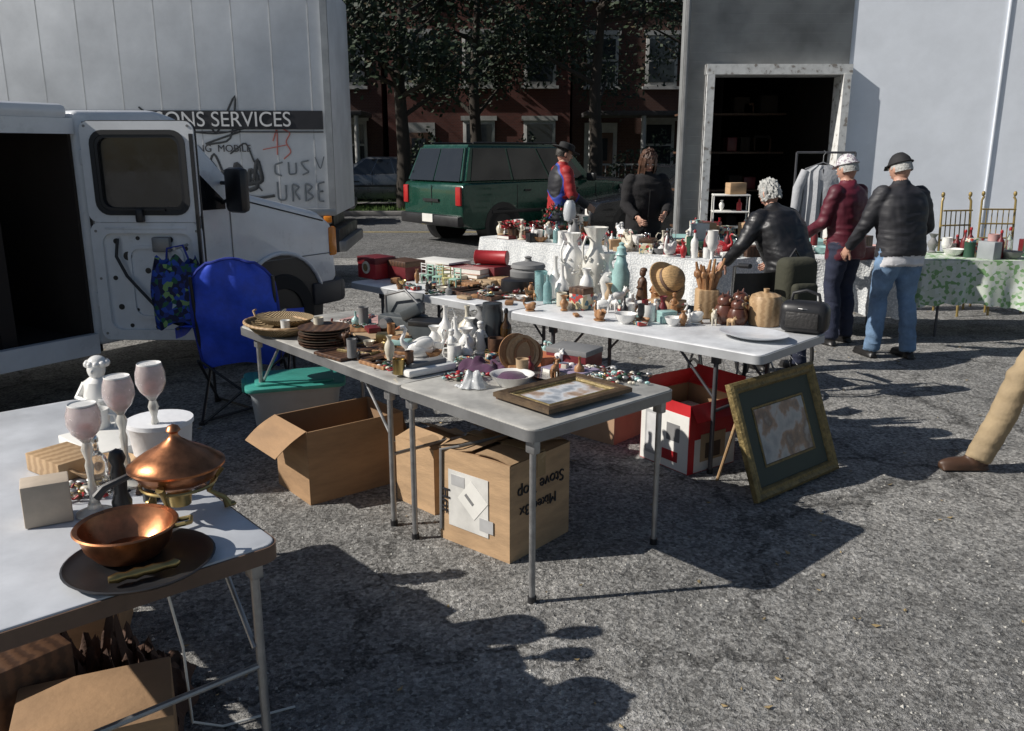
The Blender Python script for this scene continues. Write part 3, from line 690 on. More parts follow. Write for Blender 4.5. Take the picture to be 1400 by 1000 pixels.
def bowl(m,r,h,loc,name='bowl'):
    b=B(); b.lathe([(0,.0),(r*.45,0),(r*.45,h*.08),(r*.75,h*.35),(r*.97,h*.9),(r*1.02,h),(r*.93,h*.97),(r*.7,h*.42),(r*.3,h*.16),(0,h*.14)],m,n=28); return b.done(name,loc)
def mitre(b,w,h,bw,t,m,y0=0,T=None):
    o=[(-w/2,-h/2),(w/2,-h/2),(w/2,h/2),(-w/2,h/2)]; i=[(-w/2+bw,-h/2+bw),(w/2-bw,-h/2+bw),(w/2-bw,h/2-bw),(-w/2+bw,h/2-bw)]
    for k in range(4):
        q=(k+1)%4; mid=lambda a,c,u:(a[0]*(1-u)+c[0]*u,a[1]*(1-u)+c[1]*u)
        rows=[(o[k],o[q],0),(o[k],o[q],t*.75),(mid(o[k],i[k],.25),mid(o[q],i[q],.25),t),(mid(o[k],i[k],.55),mid(o[q],i[q],.55),t*.7),(mid(o[k],i[k],.8),mid(o[q],i[q],.8),t*.8),(i[k],i[q],t*.45),(i[k],i[q],0)]
        vs=[]
        for a,c,z in rows: vs+=[(a[0],a[1],z+y0),(c[0],c[1],z+y0)]
        b.add(vs,[[2*j,2*j+1,2*j+3,2*j+2] for j in range(len(rows)-1)],m,False,T)
def picture(name,w,h,bw,t,fm,art,loc,rz,rot=None,mat1=None,mat2=None,mw=.05,stand=False,inner=None):
    b=B(); mitre(b,w,h,bw,t,fm)
    z=t*.3
    if inner: mitre(b,w-2*bw+.004,h-2*bw+.004,.014,t*.5,inner,z*.6)
    b.box((0,0,z-.004),(w-2*bw+.004,h-2*bw+.004,.004),mat1 or art)
    if mat1:
        mitre(b,w-2*bw-2*mw*.9,h-2*bw-2*mw*.9,.012,.006,mat2 or gold,z-.002)
        b.box((0,0,z-.0005),(w-2*bw-2*mw-.01,h-2*bw-2*mw-.01,.004),art)
    b.box((0,0,.002),(w-.01,h-.01,.003),woodd)
    if stand:
        for sx in (-.25,.25): b.tube([(sx,h*.35,-.005),(sx*1.1,-h/2+.02,-.36)],.009,woodl,8)
    return b.done(name,loc,rz,rot=rot)

h=.742
def at(x,y,z=0): return (x,y,h+z)
q=R(-45)
bx((.24,.2,.17),red,at(-1.1,6.92),q,'red_tin_box',redd); bx((.26,.2,.15),redd,at(-.86,6.85),q,'jewellery_box',woodd)
b=B(); b.lathe([(0,0),(.05,0),(.05,.008),(0,.01)],cream,T=Matrix.Translation((0,-.101,.09))@Matrix.Rotation(R(90),4,'X')); b.lathe([(0,0),(.03,0),(.03,.01),(0,.012)],gold,T=Matrix.Translation((0,-.103,.09))@Matrix.Rotation(R(90),4,'X')); b.done('round_medallion',at(-1.1,6.92),q)
def chairlet(m,loc,rz):
    b=B(); b.box((0,0,.06),(.07,.07,.01),m,bev=.002)
    for x in (-1,1):
        b.tube([(x*.03,-.03,0),(x*.03,-.03,.06)],.005,m,6); b.tube([(x*.03,.03,0),(x*.03,.035,.14)],.005,m,6)
    for z in (.09,.115,.135): b.tube([(-.03,.033,z),(.03,.033,z)],.004,m,6)
    b.done('doll_chair',loc,rz)
mint=M('mint_paint',(.35,.55,.45),.5); yel=M('yellow_paint',(.6,.55,.25),.5)
for (x,y,m_,a) in ((-.66,6.62,mint,0),(-.57,6.54,mint,.4),(-.49,6.45,yel,1),(-.72,6.7,white_por,0),(-.53,6.62,yel,2),(-.43,6.4,mint,.2)): chairlet(m_,at(x,y),q+a)
for k,(x,y) in enumerate(((-.5,6.85),(-.42,6.75),(-.3,6.62))):
    z=0
    for j in range(3):
        t=.03+.01*((k+j)%3); book((.26,.18,t),[tan,pink,card2,woodl,redd][(k*2+j)%5],at(x,y,z),q+random.uniform(-.2,.2)); z+=t
bx((.36,.22,.06),card2,at(-.34,6.93,.0),q,'flat_box'); bx((.3,.24,.1),tan,at(-.55,7.0),q,'shoe_box'); bx((.42,.26,.035),paper,at(-.58,6.98,.1),q+.1,'box_lid')
bx((.24,.2,.13),redd,at(-.15,6.68),q,'gift_tin')
b=B(); W=Matrix.Rotation(R(90),4,'Y')
b.lathe([(0,-.13),(.055,-.13),(.058,-.125),(.055,-.12),(.055,.12),(.058,.125),(.055,.13),(0,.13)],red,T=W); b.done('red_cylinder_tin',at(-.16,6.7,.188),q+.5)
bx((.2,.15,.06),woodl,at(-.09,6.5),q,'wooden_box',woodl); bx((.18,.12,.05),tan,at(-.2,6.45),q+.2,'wooden_box'); bx((.22,.14,.04),woodm,at(-.32,6.4),q,'wooden_tray'); bx((.12,.1,.07),cream,at(-.42,6.55),q,'trinket_box')
picture('picture_frame',.5,.34,.04,.025,woodd,dark,at(-.2,6.08),R(-45)); picture('picture_frame',.32,.26,.03,.02,woodd,woodd,at(.05,5.95),R(-40)); picture('picture_frame',.3,.22,.03,.02,woodd,dark,at(-.42,6.28),R(-48))
b=B(); b.lathe([(0,0),(.11,0),(.13,.03),(.135,.14),(.12,.15),(.12,.16),(.13,.165),(.12,.19),(.03,.21),(.02,.225),(.03,.24),(0,.25)],greyc,n=28); b.done('lidded_pot',at(.12,6.3))
b=B(); b.lathe([(0,0),(.12,0),(.125,.02),(.12,.09),(.1,.1),(0,.1)],black,n=24); b.done('cake_tin',at(.04,6.18))
vase(aqua_g,.2,.045,3,'aqua_glass_tumbler',at(.2,5.83))
vase(white_por,.3,.055,2,'porcelain_bottle_vase',at(.3,5.86)); vase(white_por,.26,.05,2,'porcelain_bottle_vase',at(.34,5.75)); vase(white_por,.45,.085,0,'porcelain_vase',at(.42,5.95),2,.7); vase(M('porcelain_offwhite',(.7,.68,.62),.3,var=.12,coat=.3),.5,.09,1,'ornate_porcelain_vase',at(.57,5.83),2,.6); vase(white_por,.24,.05,0,'porcelain_vase',at(.5,5.68))
vase(white_por,.33,.07,1,'porcelain_vase',at(.65,5.8),1)
b=B(); b.lathe([(0,0),(.06,0),(.065,.02),(.05,.05),(.06,.08),(.062,.2),(.045,.24),(.048,.26),(.035,.28),(.03,.32),(.042,.325),(.03,.35),(.032,.37),(.015,.385),(.02,.4),(0,.41)],aqua,n=24); b.done('aqua_decanter',at(.735,5.74))
bx((.12,.1,.14),decor,at(.45,5.5),q,'picture_tin',woodd)
bottle(aqua_g,.2,.03,at(.24,5.7),None,'aqua_bottle'); mug(cream,.09,.035,at(.33,5.6))
for (x,y,s,a) in ((.58,5.36,.11,0),(.66,5.44,.1,2),(.74,5.38,.12,1),(.82,5.42,.09,3),(.55,5.55,.1,-1),(.7,5.58,.13,.4),(.85,5.3,.08,1)): figurine(white_por,s,at(x,y),'sheep_figurine',a,kind=1)
for (x,y,s,k,m_) in ((.87,5.65,.25,0,woodd),(.95,5.6,.2,0,woodm),(.9,5.3,.1,0,white_por),(.78,5.15,.1,0,white_por),(1.12,5.02,.12,0,woodl),(1.2,4.98,.1,1,cream),(1.05,4.98,.09,0,white_por),(1.28,4.9,.07,1,woodl),(1.02,5.3,.14,0,woodm)): figurine(m_,s,at(x,y),'carved_figurine',x*9,kind=k)
mug(white_por,.1,.045,at(.83,5.1),1); mug(white_por,.09,.04,at(.72,5.2),2); bowl(white_por,.07,.06,at(.68,5.02)); bx((.1,.08,.07),aqua,at(.93,5.05),.3,'aqua_trinket_box',aqua); bowl(white_por,.05,.05,at(.95,4.95))
bx((.2,.16,.07),woodl,at(1.0,5.45),q,'cigar_box')
b=B(); T=Matrix.Translation((0,0,.12))@Matrix.Rotation(R(55),4,'X')@Matrix.Rotation(R(25),4,'Y')
b.lathe([(0,-.02),(.12,-.02),(.145,-.005),(.14,0),(.095,.0),(.085,.03),(.08,.075),(.06,.095),(0,.1)],M('straw',(.5,.32,.15),.8,var=.35,vs=25,stretch=(1,1,6),bump=.7,bs=60),n=36,T=T,fn=lambda a,z:1+.03*math.sin(3*a)); b.lathe([(.083,.02),(.09,.022),(.088,.042),(.08,.042)],brown,T=T,n=30); b.done('straw_hat',at(1.0,5.43,.07),.1)
b=B(); b.box((0,0,.09),(.13,.12,.18),woodl,bev=.012); rr2=random.Random(2)
for k in range(9):
    a=k*.7; x=math.cos(a)*.04; y=math.sin(a)*.04; b.tube([(x*.6,y*.6,.15),(x*1.4,y*1.4,.24),(x*2+rr2.uniform(-.02,.02),y*1.6,.3+rr2.uniform(0,.07))],[.022,.016,.007],woodm,8); b.ell((x*1.7,y*1.5,.27),(.02,.015,.028),woodm,8)
b.done('carved_wood_sculpture',at(1.2,5.2))
ow=M('owl_brown',(.11,.04,.025),.3,coat=.3)
for (x,y,s) in ((1.27,5.02,1),(1.37,5.06,1.05),(1.33,4.95,.9)):
    b=B(); b.lathe([(0,0),(.045*s,0),(.065*s,.04*s),(.068*s,.07*s),(.05*s,.11*s),(0,.12*s)],ow,n=18); b.ell((0,0,.135*s),(.05*s,.048*s,.042*s),ow)
    for sx in (-1,1): b.ell((sx*.02*s,-.042*s,.145*s),(.012*s,.007*s,.012*s),tan,10); b.ell((sx*.02*s,-.048*s,.145*s),(.006*s,.004*s,.006*s),black,8); b.tube([(sx*.03*s,0,.165*s),(sx*.04*s,0,.19*s)],[.012*s,.003*s],ow,6)
    b.tube([(0,-.045*s,.13*s),(0,-.058*s,.118*s)],[.008*s,.002*s],brass,6); b.done('owl_figurine',at(x,y),.9)
b=B(); b.lathe([(0,0),(.09,0),(.095,.01),(.095,.15),(.085,.175),(.05,.19),(.0,.195)],woodl,n=28); b.tube([(0,0,.19),(0,0,.215)],[.014,.018],woodl,10); b.done('wooden_canister',at(1.5,4.98))
b=B(); b.lathe([(0,.006),(.11,.006),(.13,.012),(.185,.028),(.19,.034),(.183,.034),(.125,.018),(0,.014)],tabe,n=40,sx=1.05,sy=.78); b.done('serving_platter',at(1.33,4.6),q)
b=B(); b.box((0,0,.09),(.27,.15,.18),black,bev=.05,seg=3); b.tube([(-.08,0,.17),(-.07,0,.22),(0,0,.24),(.07,0,.22),(.08,0,.17)],.01,black); b.box((0,-.077,.08),(.18,.02,.09),M('bag_leather',(.03,.028,.027),.5,bump=.4),bev=.008); b.tube([(-.13,-.02,.14),(0,-.08,.145),(.13,-.02,.14)],.003,steel,6); b.done('black_handbag',at(1.66,4.76),R(-30))

# tables A/B
b=B(); b.lathe([(0,.004),(.15,.004),(.2,.05),(.205,.056),(.19,.052),(.145,.014),(0,.012)],wick,n=36,sx=1.15,sy=.8)
b.tube([(.235*math.cos(t*math.pi/12),.163*math.sin(t*math.pi/12),.056) for t in range(25)],.009,woodl,8)
b.tube([(-.24,0,.05),(-.27,0,.09),(-.24,0,.1)],.007,woodl,8); b.done('wicker_tray',at(-1.33,4.75),q)
b=B(); b.lathe([(0,.004),(.13,.004),(.17,.035),(.172,.04),(.125,.012),(0,.01)],wick,n=32,sx=1.1,sy=.8); b.done('wicker_tray',at(-1.3,4.8,.045),q+.2)
pew=M('pewter_plate',(.16,.13,.1),.4,.4)
for k in range(7):
    b=B(); r0=.135-.003*(k%2); b.lathe([(0,0),(r0*.6,0),(r0,.011),(r0*1.01,.016),(r0*.7,.008),(0,.006)],[woodd,brown,pew][k%3],n=36); b.done('dinner_plate',at(-1.0+random.uniform(-.006,.006),4.44,.014*k))
picture('framed_print',.24,.18,.02,.015,woodd,decor,at(-.86,4.2),q); picture('framed_print',.22,.28,.02,.015,gold,painting,at(-.74,4.35),q+.3); picture('framed_print',.26,.2,.022,.015,woodd,painting2,at(-.68,4.14),q-.1); picture('framed_print',.2,.16,.02,.015,woodm,decor,at(-.6,4.3,.0),q+.5); picture('framed_print',.26,.2,.02,.015,woodd,painting,at(-.84,4.52),q+.2); picture('framed_print',.2,.16,.02,.015,woodm,painting2,at(-.62,4.02),q)
for k,(x,y,m_) in enumerate(((-.95,4.95,paper),(-.86,5.05,pink),(-.78,4.9,paper),(-.9,4.75,woodm),(-.72,4.62,tan))): book((.28,.21,.012+.008*(k%2)),m_,at(x,y,.002*k),q+k*.3,'magazine')
for k,(x,y) in enumerate(((-.68,4.5),(-.6,4.42),(-.78,4.68))): bx((.1,.07,.05),[brass,woodm,redd][k],at(x,y),k,'trinket_box')
dg=M('slate_plastic',(.07,.08,.085),.45,var=.3)
b=B(); b.box((0,0,.05),(.26,.15,.1),dg,bev=.015); b.box((-.03,.05,.15),(.26,.02,.14),dg,rot=(R(-20),0,0),bev=.008); b.box((.09,-.03,.13),(.12,.1,.06),dg,rot=(0,R(-25),.3),bev=.01); b.cyl((-.05,-.076,.06),(-.05,-.12,.06),.035,.03,rimg,16); b.tube([(-.12,0,.1),(-.12,0,.2),(.02,0,.24),(.12,0,.16)],.008,rimg); b.done('slide_projector',at(-.62,4.78),R(-30))
bx((.18,.14,.1),dg,at(-.46,4.62),R(-20),'camera_case',black); bx((.2,.12,.14),dg,at(-.62,4.98),R(-50),'radio')
figurine(white_por,.17,at(-.46,4.12),'swan_figurine',3.4,kind=2); figurine(white_por,.12,at(-.38,4.2),'swan_figurine',1,kind=2)
vase(white_por,.22,.045,2,'white_pitcher',at(-.35,4.4),1,.5); vase(white_por,.18,.04,2,'white_pitcher',at(-.29,4.28),1,2); vase(white_por,.16,.045,0,'white_vase',at(-.22,4.36)); vase(white_por,.14,.04,1,'white_vase',at(-.23,4.2)); figurine(white_por,.17,at(-.16,4.24),'ceramic_figurine'); figurine(white_por,.15,at(-.3,4.14),'ceramic_figurine'); vase(cream,.2,.05,2,'cream_jug',at(-.24,4.5),1); vase(white_por,.13,.035,1,'white_vase',at(-.4,4.3)); mug(white_por,.09,.035,at(-.28,4.04),3); vase(white_por,.12,.03,2,'white_vase',at(-.22,4.08))
vase(greyc,.22,.05,0,'stoneware_jar',at(-.16,4.4)); b=B(); b.lathe([(0,0),(.055,0),(.057,.2),(.05,.22),(.052,.23),(.05,.25),(0,.255)],M('smoked_grey',(.05,.055,.06),.25),n=24); b.done('insulated_flask',at(-.1,4.3)); mug(greyc,.09,.04,at(-.02,4.15)); bottle(M('brown_glass',(.06,.03,.01),.1,trans=.3),.22,.03,at(-.03,4.26),black); mug(woodd,.1,.04,at(-.08,4.15),2)
b=B(); b.box((0,0,.02),(.27,.12,.035),white_por,bev=.012); b.box((0,0,.045),(.2,.06,.03),greyc,bev=.01); b.done('ceramic_dish',at(-.4,3.86),R(40))
for k,rad in enumerate((.09,.085,.075)):
    b=B(); T=Matrix.Translation((0,0,rad))@Matrix.Rotation(R(80),4,'Y'); b.lathe([(0,-.006),(rad*.8,-.006),(rad,-.002),(rad,.006),(rad*.85,.006),(rad*.8,.001),(0,.001)],[woodm,woodl,woodm][k],n=32,T=T); b.done('wooden_plate',at(.02+.028*k,3.88+.012*k),R(-65))
def scarf(name,m,loc,rx,ry,hh,seed):
    b=B()
    def f(u,v):
        a=u*2*math.pi; r=v; x=rx*r*math.cos(a)*(1+.15*math.sin(a*3+seed)+.08*math.sin(a*7)); y=ry*r*math.sin(a)*(1+.12*math.sin(a*4+seed)+.08*math.sin(a*9)); z=hh*(1-r**2)*(.6+.9*noise.noise(V((x*26,y*26,seed))))+.004
        return V((x,y,max(z,.002)))
    b.sheet(f,56,18,m); return b.done(name,loc)
def beads(name,loc,rx,ry,n,seed):
    r=random.Random(seed); b=B(); ms=(brass,red,white_por,black,woodd,steel,aqua,green_d,cream)
    for i in range(n):
        x=r.gauss(0,.45)*rx; y=r.gauss(0,.45)*ry; s=r.uniform(.005,.012); z=s+max(0,.02*(1-(x/rx)**2-(y/ry)**2))*r.random()
        b.ell((x,y,z),(s*r.uniform(1,1.6),s,s*.8),r.choice(ms),6)
    for i in range(10):
        c=V((r.gauss(0,.4)*rx,r.gauss(0,.4)*ry,.012)); rad=r.uniform(.02,.045); b.tube([c+V((math.cos(k*.52)*rad,math.sin(k*.52)*rad*r.uniform(.8,1.1),r.uniform(0,.015))) for k in range(12)],.003,r.choice(ms),5)
    b.done(name,loc)
scarf('knit_scarf',purple,at(-.13,3.88),.14,.09,.08,1); beads('jewellery_pile',at(.44,3.73),.17,.1,170,3); beads('bead_pile',at(-.2,3.74),.1,.08,80,7); scarf('knit_hat',M('dark_knit',(.05,.04,.045),.95,bump=.6),at(-.03,3.98),.1,.09,.07,9); beads('bead_pile',at(.36,3.85),.1,.08,90,17); beads('bead_pile',at(-.55,3.95),.1,.08,60,19)
scarf('clear_plastic_bag',M('clear_plastic',(.85,.87,.88),.15,trans=.5),at(-.17,3.6),.07,.055,.09,5)
b=B(); b.lathe([(0,0),(.06,0),(.095,.045),(.1,.05),(.09,.048),(.055,.01),(0,.008)],white_por,n=28); b.lathe([(0,.025),(.07,.03),(.05,.05),(0,.055)],purple,n=16); b.done('white_bowl',at(0.0,3.64))
bx((.18,.14,.05),orange,at(.14,4.02),q,'orange_box'); bx((.22,.16,.09),redd,at(.3,4.0),R(-35),'board_game_box',greyc); book((.22,.16,.03),M('lilac_cover',(.3,.25,.35),.6),at(.27,3.82),q); b=B(); b.lathe([(0,.003),(.09,.003),(.12,.016),(.088,.008),(0,.007)],M('silver_plate',(.5,.48,.45),.25,.8),n=32,sx=1.2); b.done('silver_tray',at(.2,3.78,.0),q)
picture('framed_landscape',.486,.336,.05,.024,M('dark_gilt_wood',(.1,.065,.035),.45,.1,var=.4,vs=20,bump=.2),painting,at(.215,3.44,.014),R(41),mat1=cream,mw=.02,inner=gold); picture('framed_print',.42,.31,.03,.012,woodd,dark,at(.19,3.46),R(45))
rt=random.Random(21)
mm=(white_por,brass,woodm,woodm,cream,aqua,black,greyc,woodd,white_por,redd,tan)
def trinket(loc,s=1):
    k=rt.random(); m_=rt.choice(mm)
    if k<.25: figurine(m_,rt.uniform(.05,.1)*s,loc,'small_figurine',rt.uniform(0,6),kind=rt.randint(0,2),m2=rt.choice(mm))
    elif k<.45: bx((rt.uniform(.04,.1),rt.uniform(.03,.07),rt.uniform(.015,.05)),rt.choice((decor,m_,woodm)),loc,rt.uniform(0,3),'trinket_box')
    elif k<.6: bowl(m_,rt.uniform(.03,.05),.03,loc,'small_dish')
    elif k<.8: vase(m_,rt.uniform(.06,.13)*s,rt.uniform(.018,.03),rt.randint(0,4),'bud_vase',loc)
    else: beads('bead_pile',loc,.05,.04,18,rt.randint(0,999))
for i in range(36): trinket(TB.at(rt.uniform(-.5,.82),rt.uniform(-.32,.32),.012))
for i in range(14): trinket(TA.at(rt.uniform(-.38,.1),rt.uniform(-.05,.38),.004))
for i in range(42): trinket(TC.at(rt.uniform(-.6,.86),rt.uniform(-.34,.34),.002))
for i in range(32): trinket(TC2.at(rt.uniform(-.85,.3),rt.uniform(-.34,.36),.002),1.2)

# table E goods
b=B(); b.lathe([(0,.006),(.165,.006),(.18,.018),(.175,.02),(.16,.01),(0,.009)],black,n=40); b.done('black_serving_tray',at(-.93,1.95))
b=B(); b.lathe([(0,.012),(.08,.012),(.102,.04),(.115,.082),(.125,.087),(.122,.091),(.111,.087),(.095,.043),(.073,.02),(0,.018)],copper,n=48); b.tube([(.11,0,.08),(.15,0,.09),(.155,.02,.085),(.15,.04,.09),(.105,.04,.08)],.006,brass); b.done('copper_bowl',at(-.97,1.98,.008))
b=B(); W=Matrix.Rotation(R(90),4,'Y'); b.lathe([(0,-.08),(.008,-.08),(.013,-.06),(.009,-.04),(.014,-.02),(.01,0),(.013,.02),(.009,.05),(.012,.07),(.007,.08),(0,.085)],brass,T=W,n=14); b.done('brass_handle',at(-.88,1.86,.03),R(35))
b=B()
for k in range(3):
    a=k*2.094+.5; c_,s_=math.cos(a),math.sin(a)
    b.tube([(c_*.13,s_*.13,.005),(c_*.12,s_*.12,.03),(c_*.08,s_*.08,.06),(c_*.1,s_*.1,.1),(c_*.118,s_*.118,.125)],[.014,.008,.008,.009,.012],brass,8); b.ell((c_*.135,s_*.135,.008),(.018,.012,.008),brass,8)
b.lathe([(0,.035),(.03,.035),(.034,.07),(.02,.085),(0,.085)],brass,n=20); b.tube([(.1*math.cos(t*math.pi/12),.1*math.sin(t*math.pi/12),.1) for t in range(25)],.005,brass,6)
b.lathe([(0,.09),(.06,.092),(.1,.115),(.122,.15),(.13,.152),(.13,.158),(.118,.162),(.112,.172),(.085,.19),(.045,.212),(.02,.23),(.012,.24),(.012,.247),(.02,.254),(.014,.266),(0,.272)],copper,n=48)
b.tube([(-.11,-.05,.14),(-.17,-.08,.115),(-.19,-.09,.09)],[.009,.011,.013],black,8); b.done('copper_chafing_dish',at(-.94,2.25))
b=B(); b.lathe([(0,0),(.085,0),(.1,.13),(.105,.135),(.105,.15),(0,.155)],M('white_styrofoam',(.75,.76,.78),.7,var=.05,bump=.15),n=32); b.done('white_container',at(-1.16,2.68))
def goblet(loc,h):
    b=B(); b.lathe([(0,0),(.05,0),(.05,.006),(.02,.02),(.01,.05),(.013,.08),(.008,.1),(.012,h*.45),(.008,h*.5),(.017,h*.6),(.01,h*.66),(.02,h*.7),(.0,h*.71)],M('frosted_stem',(.8,.78,.72),.2,trans=.5),n=20)
    b.lathe([(.02,h*.7),(.035,h*.75),(.046,h*.83),(.045,h*.92),(.037,h),(.035,h),(.042,h*.92),(.043,h*.83),(.032,h*.755),(0,h*.72)],pinkglass,n=24)
    b.lathe([(.0365,h*.985),(.0375,h*1.005),(.0365,h*1.01),(.035,h)],white_por,n=24)
    b.lathe([(0,h*.73),(.02,h*.73),(.02,h*.81),(0,h*.82)],M('pink_candle',(.75,.45,.42),.5),n=14); b.done('glass_candle_lamp',loc)
goblet(at(-1.19,2.48),.345); goblet(at(-1.15,2.62),.35); goblet(at(-1.19,2.26),.325)
b=B(); b.lathe([(0,0),(.06,0),(.065,.02),(.04,.05),(.05,.12),(.045,.17),(.02,.19),(0,.2)],white_por,n=18,fn=lambda a,z:1+.12*math.sin(a*4+z*40)); b.ell((0,0,.215),(.032,.036,.04),white_por); b.ell((0,.012,.235),(.036,.036,.03),white_por); b.ell((0,-.035,.212),(.006,.01,.008),white_por,8)
for k in range(10): b.ell((.035*math.cos(k*.63),.01+.033*math.sin(k*.63),.235),(.013,.013,.013),white_por,8)
for sx in (-1,1): b.tube([(sx*.045,0,.16),(sx*.07,-.02,.11),(sx*.02,-.05,.1)],[.016,.014,.011],white_por)
b.done('porcelain_bust',at(-1.55,3.08))
b=B(); b.lathe([(0,0),(.025,0),(.028,.03),(.018,.06),(.022,.12),(.016,.14),(.024,.16),(.018,.18),(0,.19)],black,n=16); b.done('pepper_mill',at(-1.12,2.28)); bottle(glass,.18,.03,at(-1.24,2.4),chrome,'glass_shaker'); bottle(black,.14,.024,at(-1.07,2.36),rimg,'dark_bottle')
bx((.3,.22,.03),paper,at(-1.42,2.85),-.7,'paper_pad'); bowl(woodl,.1,.04,at(-1.3,2.56),'wooden_bowl'); mug(white_por,.1,.04,at(-1.5,2.95)); picture('framed_print',.2,.16,.02,.012,woodd,decor,at(-1.06,2.5),.3); bx((.2,.14,.06),woodl,at(-1.45,2.6),-.6,'wooden_box'); beads('bead_pile',at(-1.3,2.42),.1,.08,50,33); bx((.12,.09,.12),M('beige_box',(.5,.42,.33),.7,var=.2),at(-1.3,2.22),.5,'gift_box')
b=B(); b.tube([(-.93,2.05,.7),(-.92,2.12,.4),(-.95,2.2,.1),(-.9,2.3,.01),(-.7,2.4,.008)],.004,paper); b.done('electric_cord')

# boxes on the ground
def carton(name,w,d,hh,loc,deg,m,flaps=(),tapeon=False,fill=None):
    b=B(); t=.006
    b.box((0,0,.004),(w-.01,d-.01,.006),m)
    for s in (-1,1):
        b.box((0,s*(d/2-t/2),hh/2),(w,t,hh),m); b.box((s*(w/2-t/2),0,hh/2-.001),(t,d-2*t-.001,hh-.002),m)
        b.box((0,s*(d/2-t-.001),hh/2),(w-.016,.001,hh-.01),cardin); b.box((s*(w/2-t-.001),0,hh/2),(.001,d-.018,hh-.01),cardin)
    for side,ang,ln in flaps:
        def bent(W,ln,T,axis):
            def f(u,v):
                a=(u-.5)*W; bend=.06*ln*math.sin(v*3.1)*(.5+math.sin(u*5+ln*40)*.5)
                return V((a,bend,v*ln)) if axis=='y' else V((bend,a,v*ln))
            b.sheet(f,8,6,m,True,T); b.sheet(lambda u,v:f(u,v)+(V((0,.003,0)) if axis=='y' else V((.003,0,0))),8,6,m,True,T)
        if side[0]=='y':
            s=1 if side[1]=='+' else -1; T=Matrix.Translation((0,s*(d/2-.002),hh))@Matrix.Rotation(-s*R(ang),4,'X'); bent(w-.01,ln,T,'y')
        else:
            s=1 if side[1]=='+' else -1; T=Matrix.Translation((s*(w/2-.002),0,hh))@Matrix.Rotation(s*R(ang),4,'Y'); bent(d-.01,ln,T,'x')
    if tapeon:
        b.box((0,0,hh+.012),(w+.002,.06,.002),tape)
        for s in (-1,1): b.box((s*(w/2+.002),0,hh-.05),(.002,.06,.11),tape)
    if fill: b.box((0,0,hh*.4),(w-.05,d-.05,hh*.7),fill,bev=.03)
    return b.done(name,loc,R(deg))
def cornerbox(name,corner,deg,w,d,hh,m,flaps=(),**k):
    a=R(deg); cx=corner[0]-(w/2*math.cos(a)+d/2*math.sin(a)); cy=corner[1]-(w/2*math.sin(a)-d/2*math.cos(a))
    return carton(name,w,d,hh,(cx,cy,0),deg,m,flaps,**k)
cornerbox('open_cardboard_box',(-1.02,4.02),-51,.38,.56,.39,card,(('y-',122,.2),('y+',160,.2)))
cornerbox('cardboard_box',(-.38,3.9),-45,.3,.26,.34,card2,(('x+',-80,.13),('x-',-88,.13),('y+',-70,.12),('y-',-75,.12)))
pb=cornerbox('printed_cardboard_box',(-.01,3.39),-40,.42,.43,.45,card2,(('x+',-88,.2),('x-',-84,.2),('y-',-92,.21),('y+',-78,.21)),tapeon=True)
lg=M('label_grey',(.4,.4,.4))
lab=B(); lab.box((-.03,-.218,.22),(.24,.003,.27),M('label_white',(.6,.59,.56),.6,var=.2)); lab.box((.0,-.2205,.24),(.13,.002,.13),paper,rot=(0,.7,0)); lab.box((-.02,-.2225,.24),(.06,.002,.015),greyc,rot=(0,.7,0)); lab.box((.08,-.2205,.14),(.08,.002,.06),lg); lab.box((-.09,-.2205,.31),(.08,.002,.05),lg)
lab.tube([(-.2,-.22,.05),(-.19,-.222,.44),(-.1,-.2,.466),(0,.21,.466)],.008,greyc,6); lo=lab.done('label',parent=pb)
text('Stove Top',.08,inkk,(.214,.0,.31),(R(90),R(180),R(90)),pb); text('Mixed 3x',.07,inkk,(.214,-.02,.22),(R(90),R(180),R(90)),pb)
text('Hot',.08,inkk,(-.17,-.2215,.2),(R(90),R(90),0),pb)
cornerbox('cardboard_box',(.62,4.93),-42,.4,.36,.27,M('cardboard_tan',(.4,.26,.165),.85,var=.18,vs=4),(('x+',-85,.17),('x-',-85,.17)))
rb=cornerbox('red_white_carton',(.97,4.43),-55,.38,.38,.4,M('carton_red',(.5,.02,.025),.5,var=.15),(('y+',35,.12),('x-',-30,.12),('x+',150,.1)),fill=paper)
l2=B(); l2.box((0,-.191,.17),(.372,.003,.33),paper); l2.box((-.1,-.1935,.18),(.1,.002,.26),lg); l2.box((-.1,-.195,.18),(.07,.002,.22),M('label_light',(.6,.6,.6))); l2.box((.05,-.1935,.08),(.12,.002,.06),red); l2.box((.07,-.1935,.22),(.1,.002,.1),greyc); l2.box((.191,.02,.1),(.003,.33,.19),paper); l2.box((.193,.0,.14),(.002,.2,.16),tan); l2.box((.1945,.0,.12),(.002,.12,.09),woodd); l2.done('label',parent=rb)
text('HEATER',.055,inkw,(.1925,.0,.33),(R(90),0,R(90)),rb)
picture('framed_picture',.77,.62,.06,.04,gold,painting2,(1.525-.64*.105,4.295+.77*.105,.29),0,rot=(R(69),0,R(39.7)),mat1=M('green_mat',(.06,.075,.06),.8),mw=.1,stand=True)
b=B(); b.loft([[V((x,y,z)) for x,y in rr(w_,d_,.05)] for w_,d_,z in ((.44,.32,.005),(.52,.38,.36),(.54,.4,.365),(.54,.4,.38))],tubp,False); b.prism([(x,y,.38) for x,y in rr(.58,.44,.05)],(0,0,.025),teal,bev=.008); b.prism([(x,y,.405) for x,y in rr(.46,.33,.04)],(0,0,.014),teal,bev=.005)
for s in (-1,1): b.box((s*.29,0,.38),(.03,.14,.06),teal,bev=.01)
b.done('plastic_storage_tub',(-1.33,5.02,0),R(18))
